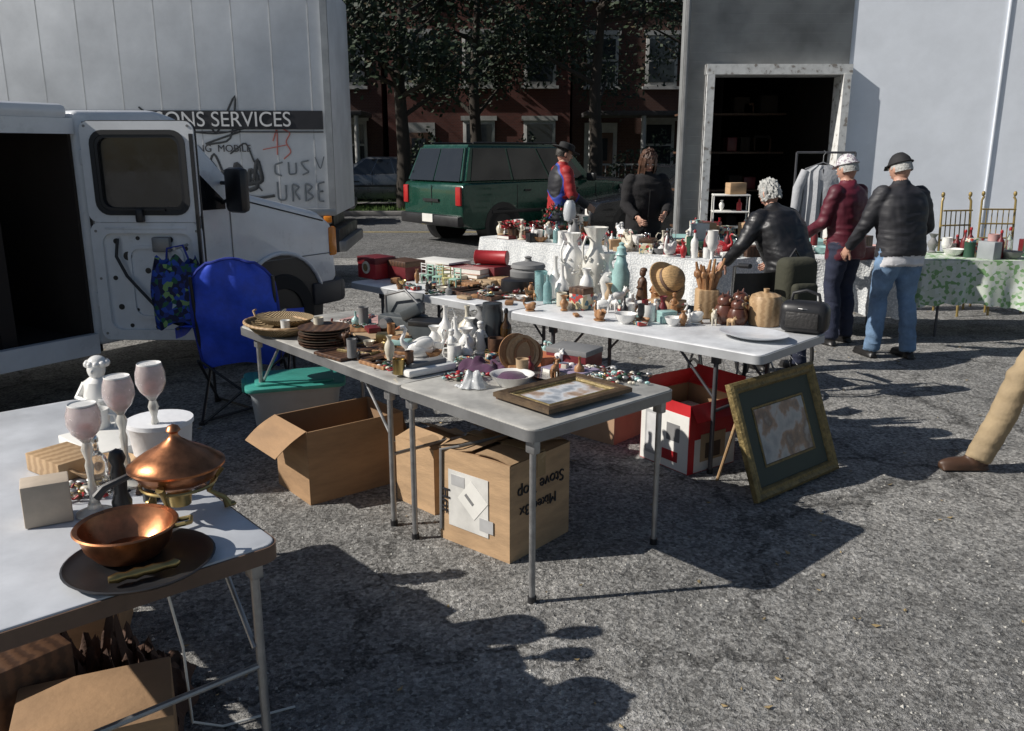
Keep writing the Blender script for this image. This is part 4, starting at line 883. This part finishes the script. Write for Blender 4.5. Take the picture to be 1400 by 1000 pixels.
b=B(); b.box((0,0,.14),(.4,.3,.28),card,bev=.005); b.done('cardboard_box',(-1.15,2.05,0),.4); scarf('brown_blanket',M('brown_blanket',(.09,.05,.035),.95,bump=.5),(-1.3,2.4,0),.3,.25,.3,4)
bx((.35,.3,.3),card,(-1.6,2.8,0),.3,'cardboard_box'); bx((.3,.3,.35),woodd,(-1.5,2.2,0),.9,'wooden_crate')

# camp chair
b=B(); wch=.27
def back(u,v):
    x=(u-.5)*2; zz=.38+.7*v; wv=wch*(.86+.14*math.sin(v*3.1))*(1 if v<.8 else math.sqrt(max(0,1-((v-.8)/.2)**2*.6)))
    return V((x*wv,-.04-.13*v-.05*(1-x*x)*math.sin(v*2.8)+.008*math.sin(v*14+x*3)+.006*math.sin(x*9+v*4),zz+.015*math.cos(x*3)))
b.sheet(back,24,26,blue); b.sheet(lambda u,v:back(u,v)+V((0,.012,0)),24,26,blue)
b.tube([back(0,k/16) for k in range(17)]+[back(k/10,1) for k in range(11)]+[back(1,1-k/16) for k in range(17)],.009,blued,6)
b.sheet(lambda u,v:V(((u-.5)*.52,v*.46-.04,.42-.07*math.sin(u*3.14)*math.sin(v*2.8))),12,10,blued)
for s in (-1,1):
    b.tube([(s*.27,-.12,.0),(s*.26,.42,.42)],.01,black); b.tube([(s*.26,.44,0),(s*.27,-.06,.42)],.01,black)
    b.tube([(s*.25,-.04,.38),(s*.25,-.165,.98)],.011,black); b.tube([(s*.28,.42,0),(s*.28,.42,.62)],.01,black)
    b.sheet(lambda u,v,s=s:V((s*(.25+.12*u),-.16+.6*v,.66-.03*math.sin(v*3.1)+.006*u)),4,8,blue)
    b.sheet(lambda u,v,s=s:V((s*(.37),-.16+.6*v,.66-.07*u-.03*math.sin(v*3.1))),2,8,blue)
    b.tube([(s*.36,-.14,.65),(s*.36,.43,.63)],.011,black)
    for yy in (-.12,.44): b.cyl((s*.27,yy,.02),(s*.27,yy,0),.02,.02,black,8)
b.tube([(-.27,-.12,.02),(.26,.44,.02)],.009,black); b.tube([(.27,-.12,.02),(-.26,.44,.02)],.009,black); b.tube([(-.27,-.12,.0),(.26,-.06,.42)],.009,black)
b.tube([(.27,-.12,.0),(-.26,-.06,.42)],.009,black)
b.lathe([(.035,0),(.05,.06),(.05,.1),(.047,.1),(.0,.01)],blued,c=(-.32,.25,.57),n=16)
b.done('blue_camp_chair',(-1.78,5.48,0),R(8))
b=B()
def bag(u,v):
    a=u*2*math.pi; w_=.17*(1-.25*v+.25*math.sin(v*3)); x=math.cos(a)*w_*(1+.1*math.sin(3*a+v*4)); y=math.sin(a)*.07*(1-.6*v)*(1+.2*math.sin(5*a)); return V((x,y,.42*v+.03*math.sin(a*3)+.02*math.sin(a*7)*v))
b.sheet(bag,40,18,floral); b.add([bag(k/40,0) for k in range(40)],[list(range(40))],floral)
b.tube([(-.08,.03,.38),(-.06,.02,.5),(.04,.02,.52),(.08,.03,.39)],.007,blued); b.done('floral_tote_bag',(-2.17,5.52,.63),.1)
b=B(); b.tube([(0,-.03,0),(0,.2,.0)],.01,steel); b.done('door_hook',(-2.18,5.55,1.13))

# goods on table D and right tables
rd=random.Random(11)
cols=[white_por,white_por,cream,aqua,red,green_d,woodm,white_por,greyc,glass,pink]
for i in range(130):
    s=rd.uniform(-1.55,1.6); t=rd.uniform(-.33,.33); loc=TD.at(s,t); k=rd.random(); m_=rd.choice(cols)
    if k<.22: vase(m_,rd.uniform(.1,.28),rd.uniform(.035,.06),rd.randint(0,4),'ceramic_vase',loc,rd.choice((False,1,2)),rd.uniform(0,6))
    elif k<.42: figurine(rd.choice((white_por,red,cream,white_por)),rd.uniform(.1,.24),loc,'holiday_figurine',rd.uniform(0,6),m2=rd.choice((cream,white_por,pink)),kind=rd.randint(0,2))
    elif k<.58: bx((rd.uniform(.08,.2),rd.uniform(.08,.16),rd.uniform(.05,.16)),rd.choice((decor,card2,redd,paper,green_d,woodd,black)),loc,rd.uniform(0,3),'small_box',rd.choice((None,woodd)))
    elif k<.7: bottle(rd.choice((glass,aqua_g,white_por,redd)),rd.uniform(.14,.26),rd.uniform(.025,.04),loc,rd.choice((black,chrome,red)))
    elif k<.82: mug(m_,.1,.04,loc,rd.uniform(0,6))
    elif k<.92: bowl(m_,rd.uniform(.06,.11),.06,loc)
    else: book((.2,.15,.04),rd.choice((redd,tan,green_d)),loc,rd.uniform(0,3))
for i in range(66):
    fr_=(TF,TG,TH)[i%3]; loc=fr_.at(rd.uniform(-.65,.65),rd.uniform(-.3,.3)); k=rd.random(); m_=rd.choice(cols)
    if k<.3: bx((rd.uniform(.1,.25),rd.uniform(.08,.2),rd.uniform(.06,.2)),rd.choice((decor,card2,redd,paper,greyc,woodd,tubp)),loc,rd.uniform(0,3),'small_box')
    elif k<.6: vase(m_,rd.uniform(.1,.25),.05,rd.randint(0,4),'ceramic_vase',loc)
    elif k<.8: bowl(m_,.1,.07,loc)
    else: bottle(rd.choice((glass,tubp,redd)),rd.uniform(.16,.3),.035,loc,red)
b=B()
for i in range(900):
    a=rd.uniform(0,6.283); rr_=.15+rd.gauss(0,.025); p=V((math.cos(a)*rr_,rd.gauss(0,.025),.2+math.sin(a)*rr_)); u=V((rd.gauss(0,1),rd.gauss(0,1),rd.gauss(0,1))).normalized()*rd.uniform(.02,.045); w_=u.orthogonal().normalized()*.008
    b.add([p-w_,p+u,p+w_],[[0,1,2]],rd.choice((green_d,leafB)))
for i in range(16):
    a=i*.39; b.ell((math.cos(a)*.15,-.03,.2+math.sin(a)*.15),(.018,.018,.018),red,8)
b.done('holiday_wreath',TD.at(-.85,.12),R(-20))
b=B()
for i in range(1300):
    z=rd.random()**.8*.45; a=rd.uniform(0,6.28); r0=(.5-z)*.36*rd.uniform(.5,1); p=V((math.cos(a)*r0,math.sin(a)*r0,z+.04)); u=V((math.cos(a),math.sin(a),rd.uniform(-.6,.4))).normalized()*.04; w_=V((-math.sin(a),math.cos(a),0))*.006
    b.add([p-w_,p+u,p+w_],[[0,1,2]],rd.choice((green_d,leafB,redd if rd.random()<.3 else green_d)))
b.cyl((0,0,0),(0,0,.4),.015,.005,bark,8); b.done('tabletop_christmas_tree',TD.at(-.65,.15))
b=B(); b.lathe([(0,0),(.06,0),(.06,.01),(.015,.03),(.012,.2),(.02,.22),(.06,.24),(.075,.32),(.06,.42),(.035,.46),(.033,.46),(.055,.42),(.07,.32),(.055,.245),(0,.235)],M('milky_glass',(.75,.78,.8),.15,trans=.4),n=20); b.done('glass_hurricane_lamp',TD.at(-.5,-.05))
for (s,t) in ((-1.1,.1),(-1.35,-.1),(-1.2,-.25)):
    b=B()
    for i in range(220):
        a=rd.uniform(0,6.28); r0=rd.random()**.5*.12; p=V((math.cos(a)*r0,math.sin(a)*r0,.12+.06*rd.random())); d=V((math.cos(a+rd.uniform(-1,1)),math.sin(a+rd.uniform(-1,1)),.3))*.04; w_=d.orthogonal().normalized()*.012
        b.add([p,p+d*.5+w_,p+d,p+d*.5-w_],[[0,1,2,3]],rd.choice((red,red,green_d)))
    b.lathe([(0,0),(.05,0),(.07,.12),(.06,.12),(0,.1)],woodd,n=16); b.done('poinsettia_plant',TD.at(s,t))
b=B()
for x in (-.2,.2):
    for y in (-.12,.12): b.tube([(x,y,0),(x,y,.5)],.008,paper,6)
for z in (.12,.3,.49): b.box((0,0,z),(.42,.26,.015),paper,bev=.003)
b.done('white_shelf_unit',TH.at(-.2,.0),R(-8))
bx((.2,.14,.13),card2,TH.at(-.15,.0,.5),.2,'small_box'); vase(white_por,.12,.03,0,'ceramic_vase',TH.at(-.3,.0,.31)); bottle(red,.14,.03,TH.at(-.1,0,.31),black)
b=B(); 
for x in (-.3,.3): b.tube([(x,0,0),(x,0,1.72)],.012,steel_d); b.tube([(x,-.22,.02),(x,.22,.02)],.012,steel_d)
b.tube([(-.3,0,1.72),(.3,0,1.72)],.012,steel_d); b.done('clothes_rack',(3.34,9.35,0),R(-8))
gcl=M('grey_knit',(.38,.39,.41),.95,var=.15,bump=.5,bs=40)
b=B()
rings=[]
for z,wx,wy in ((.0,.2,.06),(.15,.19,.06),(.35,.19,.07),(.5,.2,.07),(.58,.19,.05),(.64,.08,.035)):
    rings.append([V((wx*math.cos(k*.2618)*(1+.04*math.sin(k*2.1+z*9)),wy*math.sin(k*.2618)*(1+.3*math.sin(k*3)),z)) for k in range(24)])
b.loft(rings,gcl)
for s in (-1,1): b.tube([(s*.17,0,.58),(s*.24,-.02,.4),(s*.26,-.03,.12),(s*.25,-.03,.0)],[.05,.055,.048,.04],gcl,12)
b.tube([(0,-.045,.02),(0,-.06,.3),(0,-.04,.6)],.006,black,6); b.tube([(-.18,0,.6),(0,0,.67),(.18,0,.6)],.006,steel); b.tube([(0,0,.67),(0,0,.74),(.02,0,.77),(0,0,.79)],.004,steel)
b.done('grey_cardigan',(3.3,9.3,.95),R(-8))
gm=M('gold_chair_paint',(.3,.22,.08),.45,.3)
for (x,y,a) in ((4.95,9.3,.2),(5.45,9.5,-.1)):
    b=B()
    for s in (-1,1):
        b.tube([(s*.19,.18,0),(s*.19,.2,.45),(s*.18,.26,1.2),(s*.16,.27,1.24)],.013,gm); b.tube([(s*.19,-.2,0),(s*.19,-.18,.45)],.013,gm); b.ell((s*.17,.27,1.27),(.02,.02,.03),gm,10)
    for z in (.62,.78,.94,1.1): b.tube([(-.18,.22,z),(.18,.22,z)],.009,gm)
    for x_ in (-.12,-.06,0,.06,.12): b.tube([(x_,.22,.62),(x_,.25,1.1)],.006,gm)
    b.box((0,0,.46),(.42,.42,.04),redd,bev=.015); b.done('ballroom_chair',(x,y,0),a)
b=B()
for s in (-1,1):
    T=Matrix.Translation((s*.28,0,.3))@Matrix.Rotation(R(90),4,'Y'); b.tube([(math.cos(k*math.pi/18)*.29,math.sin(k*math.pi/18)*.29,0) for k in range(37)],.014,rubber,8,T=T)
    b.tube([(math.cos(k*math.pi/12)*.25,math.sin(k*math.pi/12)*.25,s*.03) for k in range(25)],.007,chrome,6,T=T)
    for k in range(12): b.tube([(0,0,0),(math.cos(k*.5236)*.29,math.sin(k*.5236)*.29,0)],.0015,chrome,4,T=T)
    b.tube([(s*.23,.02,.3),(s*.23,-.02,.95),(s*.23,-.13,.97)],.012,chrome); b.tube([(s*.23,-.08,.965),(s*.23,-.2,.975)],.017,black); b.tube([(s*.23,.0,.7),(s*.23,.4,.7),(s*.23,.42,.3),(s*.2,.55,.12)],.011,chrome); b.box((s*.23,.2,.72),(.05,.28,.03),black,bev=.01)
    b.tube([(math.cos(k*math.pi/6)*.08+.45,math.sin(k*math.pi/6)*.08+.09,s*.22) for k in range(13)],.012,rubber,6,T=Matrix(((0,0,1,0),(1,0,0,0),(0,1,0,0),(0,0,0,1))))
b.box((0,.22,.5),(.44,.42,.04),black,bev=.01); b.sheet(lambda u,v:V(((u-.5)*.45,-.01-.05*math.sin(u*3.14),.5+.4*v)),8,6,black); b.done('wheelchair',(1.78,6.1,0),R(20))
b=B(); olive=M('olive_canvas',(.045,.045,.03),.9,bump=.4,bs=40); b.box((0,0,.2),(.28,.17,.4),olive,bev=.06,seg=4); b.box((0,-.1,.13),(.2,.07,.2),olive,bev=.03,seg=3); b.tube([(-.05,.03,.38),(0,.03,.45),(.05,.03,.38)],.01,black); b.done('backpack',(2.0,5.98,.62),R(20))

# ------------------------------------------------------------ people
def remesh(Bx,vox,sm):
    me=Bx.mesh('tmpb'); o=bpy.data.objects.new('tmpb',me); COL.objects.link(o)
    md=o.modifiers.new('r','REMESH'); md.mode='VOXEL'; md.voxel_size=vox
    s=o.modifiers.new('s','SMOOTH'); s.factor=.5; s.iterations=sm
    dg=bpy.context.evaluated_depsgraph_get(); m2=bpy.data.meshes.new_from_object(o.evaluated_get(dg)); bpy.data.objects.remove(o)
    return m2
skinm=M('skin',(.5,.28,.2),.5,var=.1,vs=12); lipm=M('lips',(.35,.12,.1),.5); eyew=M('eye_white',(.7,.7,.68),.2)
def head(b,T,style,hairm,capm=None):
    def f(u,v):
        a=u*2*math.pi; t=v*math.pi; x=math.sin(t)*math.cos(a); y=math.sin(t)*math.sin(a); z=-math.cos(t)
        k=1-.32*max(0,-z)**1.3
        if z<0: y=y*(1-.12*(-z))+ .12*(-z)
        px=.074*x*k; py=.093*y; pz=.117*z
        if y>.5: py*=.97
        if .45<z+.5<.75 and y>.6 and .15<abs(x)<.6: py-=.006
        return V((px,py,pz))
    b.sheet(f,28,20,skinm,T=T)
    b.loft([[V((x*s_*.011,.088+dy,z)) for x,dy in ((-1,-.01),(-.6,.008*s_),(0,.016*s_),(.6,.008*s_),(1,-.01))] for z,s_ in ((.012,.5),(-.005,.9),(-.02,1.5),(-.028,1.2))],skinm,T=T,caps=True,closed=True)
    for s in (-1,1):
        b.ell((s*.028,.083,.008),(.012,.008,.007),eyew,10,T=T); b.ell((s*.028,.0895,.008),(.005,.003,.005),black,8,T=T); b.tube([(s*.012,.09,.026),(s*.03,.091,.03),(s*.045,.078,.025)],.004,hairm,6,T=T)
        b.ell((s*.076,-.005,-.005),(.01,.018,.03),skinm,10,T=T)
    b.tube([(-.022,.082,-.05),(0,.09,-.048),(.022,.082,-.05)],.005,lipm,8,T=T)
    def hs(scale,cond,n=36,m_=hairm,amp=.006,down=0):
        vs=[];fs=[]; N=n;Mv=24
        for j in range(Mv+1):
            for i in range(N):
                a=i/N*2*math.pi; t=j/Mv*math.pi; x=math.sin(t)*math.cos(a); y=math.sin(t)*math.sin(a); z=-math.cos(t)
                nn=amp*noise.noise(V((x*7,y*7,z*5)))+amp*.8*noise.noise(V((x*25,y*25,z*4)))
                p=V((.078*x*scale,.098*y*scale-.004,.12*z*scale+.004)); p+=p.normalized()*nn
                if down and z<.2: p.z-=down*(.2-z); p.x*=1+.15*(.2-z)
                vs.append(p)
        for j in range(Mv):
            for i in range(N):
                k=(i+1)%N; c=(vs[j*N+i]+vs[(j+1)*N+k])/2
                if cond(c.x/.078,c.y/.098,c.z/.12): fs.append([j*N+i,j*N+k,(j+1)*N+k,(j+1)*N+i])
        b.add(vs,fs,m_,True,T)
    if style=='short': hs(1.06,lambda x,y,z:z>-.25 and not(y>.35 and z<.55) and not(abs(x)>.75 and y>.0 and z<.1))
    if style=='fluffy': hs(1.1,lambda x,y,z:z>-.5 and not(y>.4 and z<.6),amp=.02,n=60)
    if style=='long': hs(1.14,lambda x,y,z:not(y>.45 and abs(x)<.62 and z<.6),amp=.014,down=.14); hs(1.22,lambda x,y,z:y<.3 ,amp=.016,down=.2)
    if capm:
        if style=='hat':
            b.lathe([(.0,.13),(.06,.128),(.082,.115),(.088,.05),(.15,.045),(.152,.05),(.15,.056),(.09,.058),(.087,.05)],capm,T=T@Matrix.Rotation(R(-5),4,'X'),n=28,sy=1.15); hs(1.05,lambda x,y,z:z>-.35 and y<.2)
        else:
            hs(1.13,lambda x,y,z:z>.32,m_=capm,amp=.003)
            b.sheet(lambda u,v:V(((u-.5)*.15*(1-.3*v),.085+.065*v*(1-(2*u-1)**2*.5),.048-.02*v)),10,5,capm,T=T)
            b.tube([(.088*math.cos(k*.2618),.11*math.sin(k*.2618)-.004,.045) for k in range(25)],.007,capm,8,T=T)
def hand(b,wr,d,nrm,side,curl=28):
    d=d.normalized(); nrm=(nrm-d*nrm.dot(d)).normalized(); s=d.cross(nrm)*side
    Rm=Matrix((( s.x,d.x,nrm.x,0),(s.y,d.y,nrm.y,0),(s.z,d.z,nrm.z,0),(0,0,0,1)))
    b.ell(wr+d*.048,(.04,.055,.016),skinm,14,rot=Rm); b.ell(wr+d*.02+s*.018,(.02,.03,.016),skinm,10,rot=Rm)
    for i,ln in enumerate((.07,.078,.072,.056)):
        p=wr+d*.082+s*(.028-.019*i); dd=d.copy(); r_=.0092
        for k,fr in enumerate((.45,.32,.23)):
            ax=d.cross(nrm); dd=Matrix.Rotation(R(curl if k else curl*.5),3,ax)@dd; q=p+dd*ln*fr; b.tube([p,q],[r_,r_*.9],skinm,8); b.ell(q,(r_*.9,)*3,skinm,8); p=q; r_*=.9
    p=wr+d*.03+s*.03; dd=(d*.65+s*.7+nrm*.3).normalized()
    for fr in (.035,.028): q=p+dd*fr; b.tube([p,q],[.011,.0095],skinm,8); b.ell(q,(.0095,)*3,skinm,8); p=q; dd=(dd+d*.5).normalized()
def person(name,loc,deg,top,pants,shoe,hairm,style,lean=0,la=((-.06,0,-.28),(0,.08,-.25)),ra=((.06,0,-.28),(0,.08,-.25)),lf=(-.11,.0),rf=(.11,.0),kneeL=.03,kneeR=.03,hp=0,hy=0,hem=.1,hemm=None,capm=None,h=1.75,bulk=1,fold=.012,pelz=.94):
    parts=[]
    def part(m): p=B(); parts.append((p,m)); return p
    l=R(lean); u=V((0,math.sin(l),math.cos(l))); pel=V((0,0,pelz)); f=V((0,math.cos(l),-math.sin(l)))
    for s,ft,kb in ((-1,lf,kneeL),(1,rf,kneeR)):
        hip=V((s*.09,0,pelz-.02)); ank=V((ft[0],ft[1],.1)); mid=(hip+ank)/2+V((0,kb+.01,.02)); 
        p=part(pants); P_=[hip,hip.lerp(mid,.4),mid,mid.lerp(ank,.35)+V((0,-.015,0)),ank+V((0,-.005,-.03))]; rad=[.102*bulk,.096*bulk,.072,.072,.07]
        p.tube(P_,rad,pants,16); p.ell(hip,(.104*bulk,.115*bulk,.1),pants); p.ell(mid,(.073,.075,.075),pants)
        p=part(shoe)
        p.ell(ank+V((s*.01,.07,-.062)),(.047,.145,.04),shoe); p.box(tuple(ank+V((s*.01,.065,-.088))),(.085,.27,.022),shoe,bev=.01); p.ell(ank+V((0,0,-.035)),(.045,.055,.06),shoe)
    p=part(pants); p.ell(pel,(.168*bulk,.13*bulk,.13),pants)
    def ring(c,rx,ry,n=24):
        o=[]
        for k in range(n):
            a=2*math.pi*k/n; ca,sa=math.cos(a),math.sin(a); e=.85
            o.append(c+V((1,0,0))*rx*math.copysign(abs(ca)**e,ca)+f*ry*math.copysign(abs(sa)**e,sa))
        return o
    def sp(t): 
        k=min(1,max(0,(t+.05)/.25)); uu=V((0,math.sin(l*k),math.cos(l*k))); return pel+uu*t
    if hemm:
        p=part(hemm); p.loft([ring(pel+V((0,0,-hem-.085)),.182*bulk,.142*bulk),ring(pel+V((0,0,.05)),.17*bulk,.13*bulk)],hemm)
    p=part(top)
    secs=[(-hem,.185*bulk,.148*bulk),(-hem+.04,.186*bulk,.15*bulk),(.06,.18*bulk,.142*bulk),(.2,.19*bulk,.145*bulk),(.34,.205*bulk,.148*bulk),(.44,.2,.13*bulk),(.5,.14,.1),(.535,.07,.07)]
    if hem>.25: secs[0]=(-hem,.23*bulk,.19*bulk)
    p.loft([ring(sp(t),rx,ry) if t>0 else ring(pel+V((0,0,t)),rx,ry) for t,rx,ry in secs],top)
    shc=sp(.455)
    ends=[]
    for s,(e_,w_) in ((-1,la),(1,ra)):
        sh=shc+V((s*.178,0,0)); el=sh+V(e_); wr=el+V(w_); p=part(top)
        p.ell(sh,(.075,.078,.075),top); p.tube([sh,sh.lerp(el,.5),el],[.075*bulk,.068*bulk,.06],top,14); p.ell(el,(.06,.06,.06),top); p.tube([el,el.lerp(wr,.5),wr],[.06,.055,.046],top,14)
        ends.append((wr,(wr-el).normalized(),s))
    nk=sp(.5); p=part(skinm); hu=(u+V((0,.18,.5))).normalized(); hc=sp(.5)+hu*.16; p.tube([nk,hc-hu*.02],[.058,.052],skinm,14)
    p=part(top); p.tube([sp(.5),sp(.56)],[.088,.07],top,16)
    al=B()
    for p,m in parts: al.add(p.v,p.f,m)
    me=remesh(al,.0115,3)
    bv=[]
    for p,m in parts: bv.append((BVHTree.FromPolygons([tuple(v) for v in p.v],p.f),m))
    out=B(); vs=[]
    me.update()
    for v in me.vertices:
        c=v.co; n_=v.normal
        k=0
        if c.z>.13:
            r1=1-abs(noise.noise(V((c.x*6,c.y*6,c.z*15+2*noise.noise(c*5)))))*2.2
            k=fold*(.55*noise.noise(V((c.x*9,c.y*9,c.z*20)))+.45*max(-.3,r1)-.2)
        vs.append(c+n_*k)
    out.v=[V(v) for v in vs]
    for poly in me.polygons:
        c=poly.center; best=None;bd=9
        for tr,m in bv:
            r_=tr.find_nearest(c)
            d=r_[3] if r_[3] is not None else 9
            if d<bd-1e-5: bd=d;best=m
        out.f.append(list(poly.vertices)); out.mi_.append(out.mi(best)); out.sm.append(True)
    T=Matrix.Translation(hc)@Matrix.Rotation(R(hy),4,'Z')@Matrix.Rotation(-R(lean*.6+hp),4,'X')
    head(out,T,style,hairm,capm)
    for wr,d,s in ends:
        out.tube([wr-d*.03,wr+d*.015],[.028,.026],skinm,12)
        hand(out,wr,d,V((-s,.3,-.2)),-1 if s>0 else 1)
    out.tube([tuple(sp(t)+f*(.15*bulk if t>.0 else .155*bulk)) for t in (-.02,.1,.25,.38)],.005,black,6)
    k=h/1.75
    out.v=[v*k for v in out.v]
    return out.done(name,(loc[0],loc[1],0),R(deg))
hgrey=M('hair_grey',(.42,.42,.4),.75,var=.4,vs=40,bump=.9,bs=70); hbr=M('hair_brown',(.07,.03,.015),.55,var=.5,vs=20,bump=.8,bs=60); hdk=M('hair_dark',(.03,.025,.02),.6,var=.3,bump=.6)
quilt=Mramp('quilted_black',[(0,(.014,.014,.018)),(.5,(.03,.03,.035)),(1,(.02,.02,.024))],'wave',7,.6,bump=.5,stretch=(.15,.15,1.6))
leather=M('black_leather',(.014,.014,.016),.42,var=.2,bump=.3,bs=25,spec=.5)
denim=M('denim',(.15,.24,.37),.85,var=.45,vs=5,bump=.35,bs=120); maroon=Mramp('maroon_puffer',[(0,(.13,.014,.03)),(.6,(.1,.01,.022)),(1,(.08,.007,.018))],'wave',5,.55,bump=.6,stretch=(.15,.15,1.6))
blackc=M('black_wool',(.012,.011,.012),.9,var=.3,bump=.4); khaki=M('khaki',(.33,.25,.15),.85,var=.2,bump=.25); shoeb=M('black_shoe',(.015,.014,.014),.4); shoebr=M('brown_shoe',(.07,.035,.02),.5)
shirtw=M('white_shirt',(.62,.62,.64),.85,bump=.3); navy=M('navy_cloth',(.02,.025,.05),.85,bump=.3); jk=Mramp('red_blue_jacket',[(0,(.35,.02,.02)),(.44,(.33,.02,.02)),(.49,(.02,.05,.3)),(.53,(.015,.015,.02))],'noise',2.6,.6,'CONSTANT',detail=0)
capw=Mramp('patterned_cap',[(0,(.6,.6,.6)),(.5,(.65,.63,.62)),(.6,(.3,.25,.3))],'vor',80,.9,'CONSTANT')
person('man_in_quilted_jacket',(3.27,7.2),14,quilt,denim,shoeb,hgrey,'short',lean=9,la=((-.1,.05,-.26),(-.02,.16,-.2)),ra=((.12,.0,-.27),(-.04,.2,-.17)),lf=(-.14,.06),rf=(.13,-.06),hp=12,hy=12,hem=.06,hemm=shirtw,capm=M('black_cap',(.015,.015,.017),.8),h=1.75,bulk=1.1)
person('woman_in_maroon_jacket',(3.02,7.75),35,maroon,navy,shoeb,hgrey,'short',lean=4,hp=10,la=((-.06,.06,-.26),(.05,.2,-.12)),ra=((.08,.02,-.27),(-.02,.2,-.14)),capm=capw,h=1.73,bulk=1.02,hem=.14)
person('man_in_leather_jacket',(2.2,6.75),32,leather,navy,shoeb,hgrey,'fluffy',lean=26,hp=8,la=((-.18,.02,-.23),(-.02,.17,-.17)),ra=((.14,.04,-.25),(-.06,.18,-.17)),h=1.6,bulk=1.25,hem=.06,lf=(-.14,.1),rf=(.12,-.08))
person('woman_in_black_coat',(1.5,9.85),188,blackc,blackc,shoeb,hbr,'long',lean=8,hp=22,la=((-.07,.05,-.26),(.1,.2,-.08)),ra=((.07,.05,-.26),(-.08,.2,-.12)),h=1.78,hem=.3,bulk=1.1)
person('man_in_black_hat',(.6,10.9),-75,jk,navy,shoeb,hdk,'hat',lean=3,hp=14,la=((-.06,.02,-.27),(.02,.16,-.2)),ra=((.08,.04,-.26),(-.04,.2,-.12)),capm=M('black_hat',(.012,.012,.013),.8),h=1.86)
person('man_in_khaki_trousers',(3.03,4.42),90,navy,khaki,shoebr,hdk,'short',lean=2,lf=(-.08,-.22),rf=(.09,.42),kneeR=.03,kneeL=.04,h=1.76,pelz=.92)
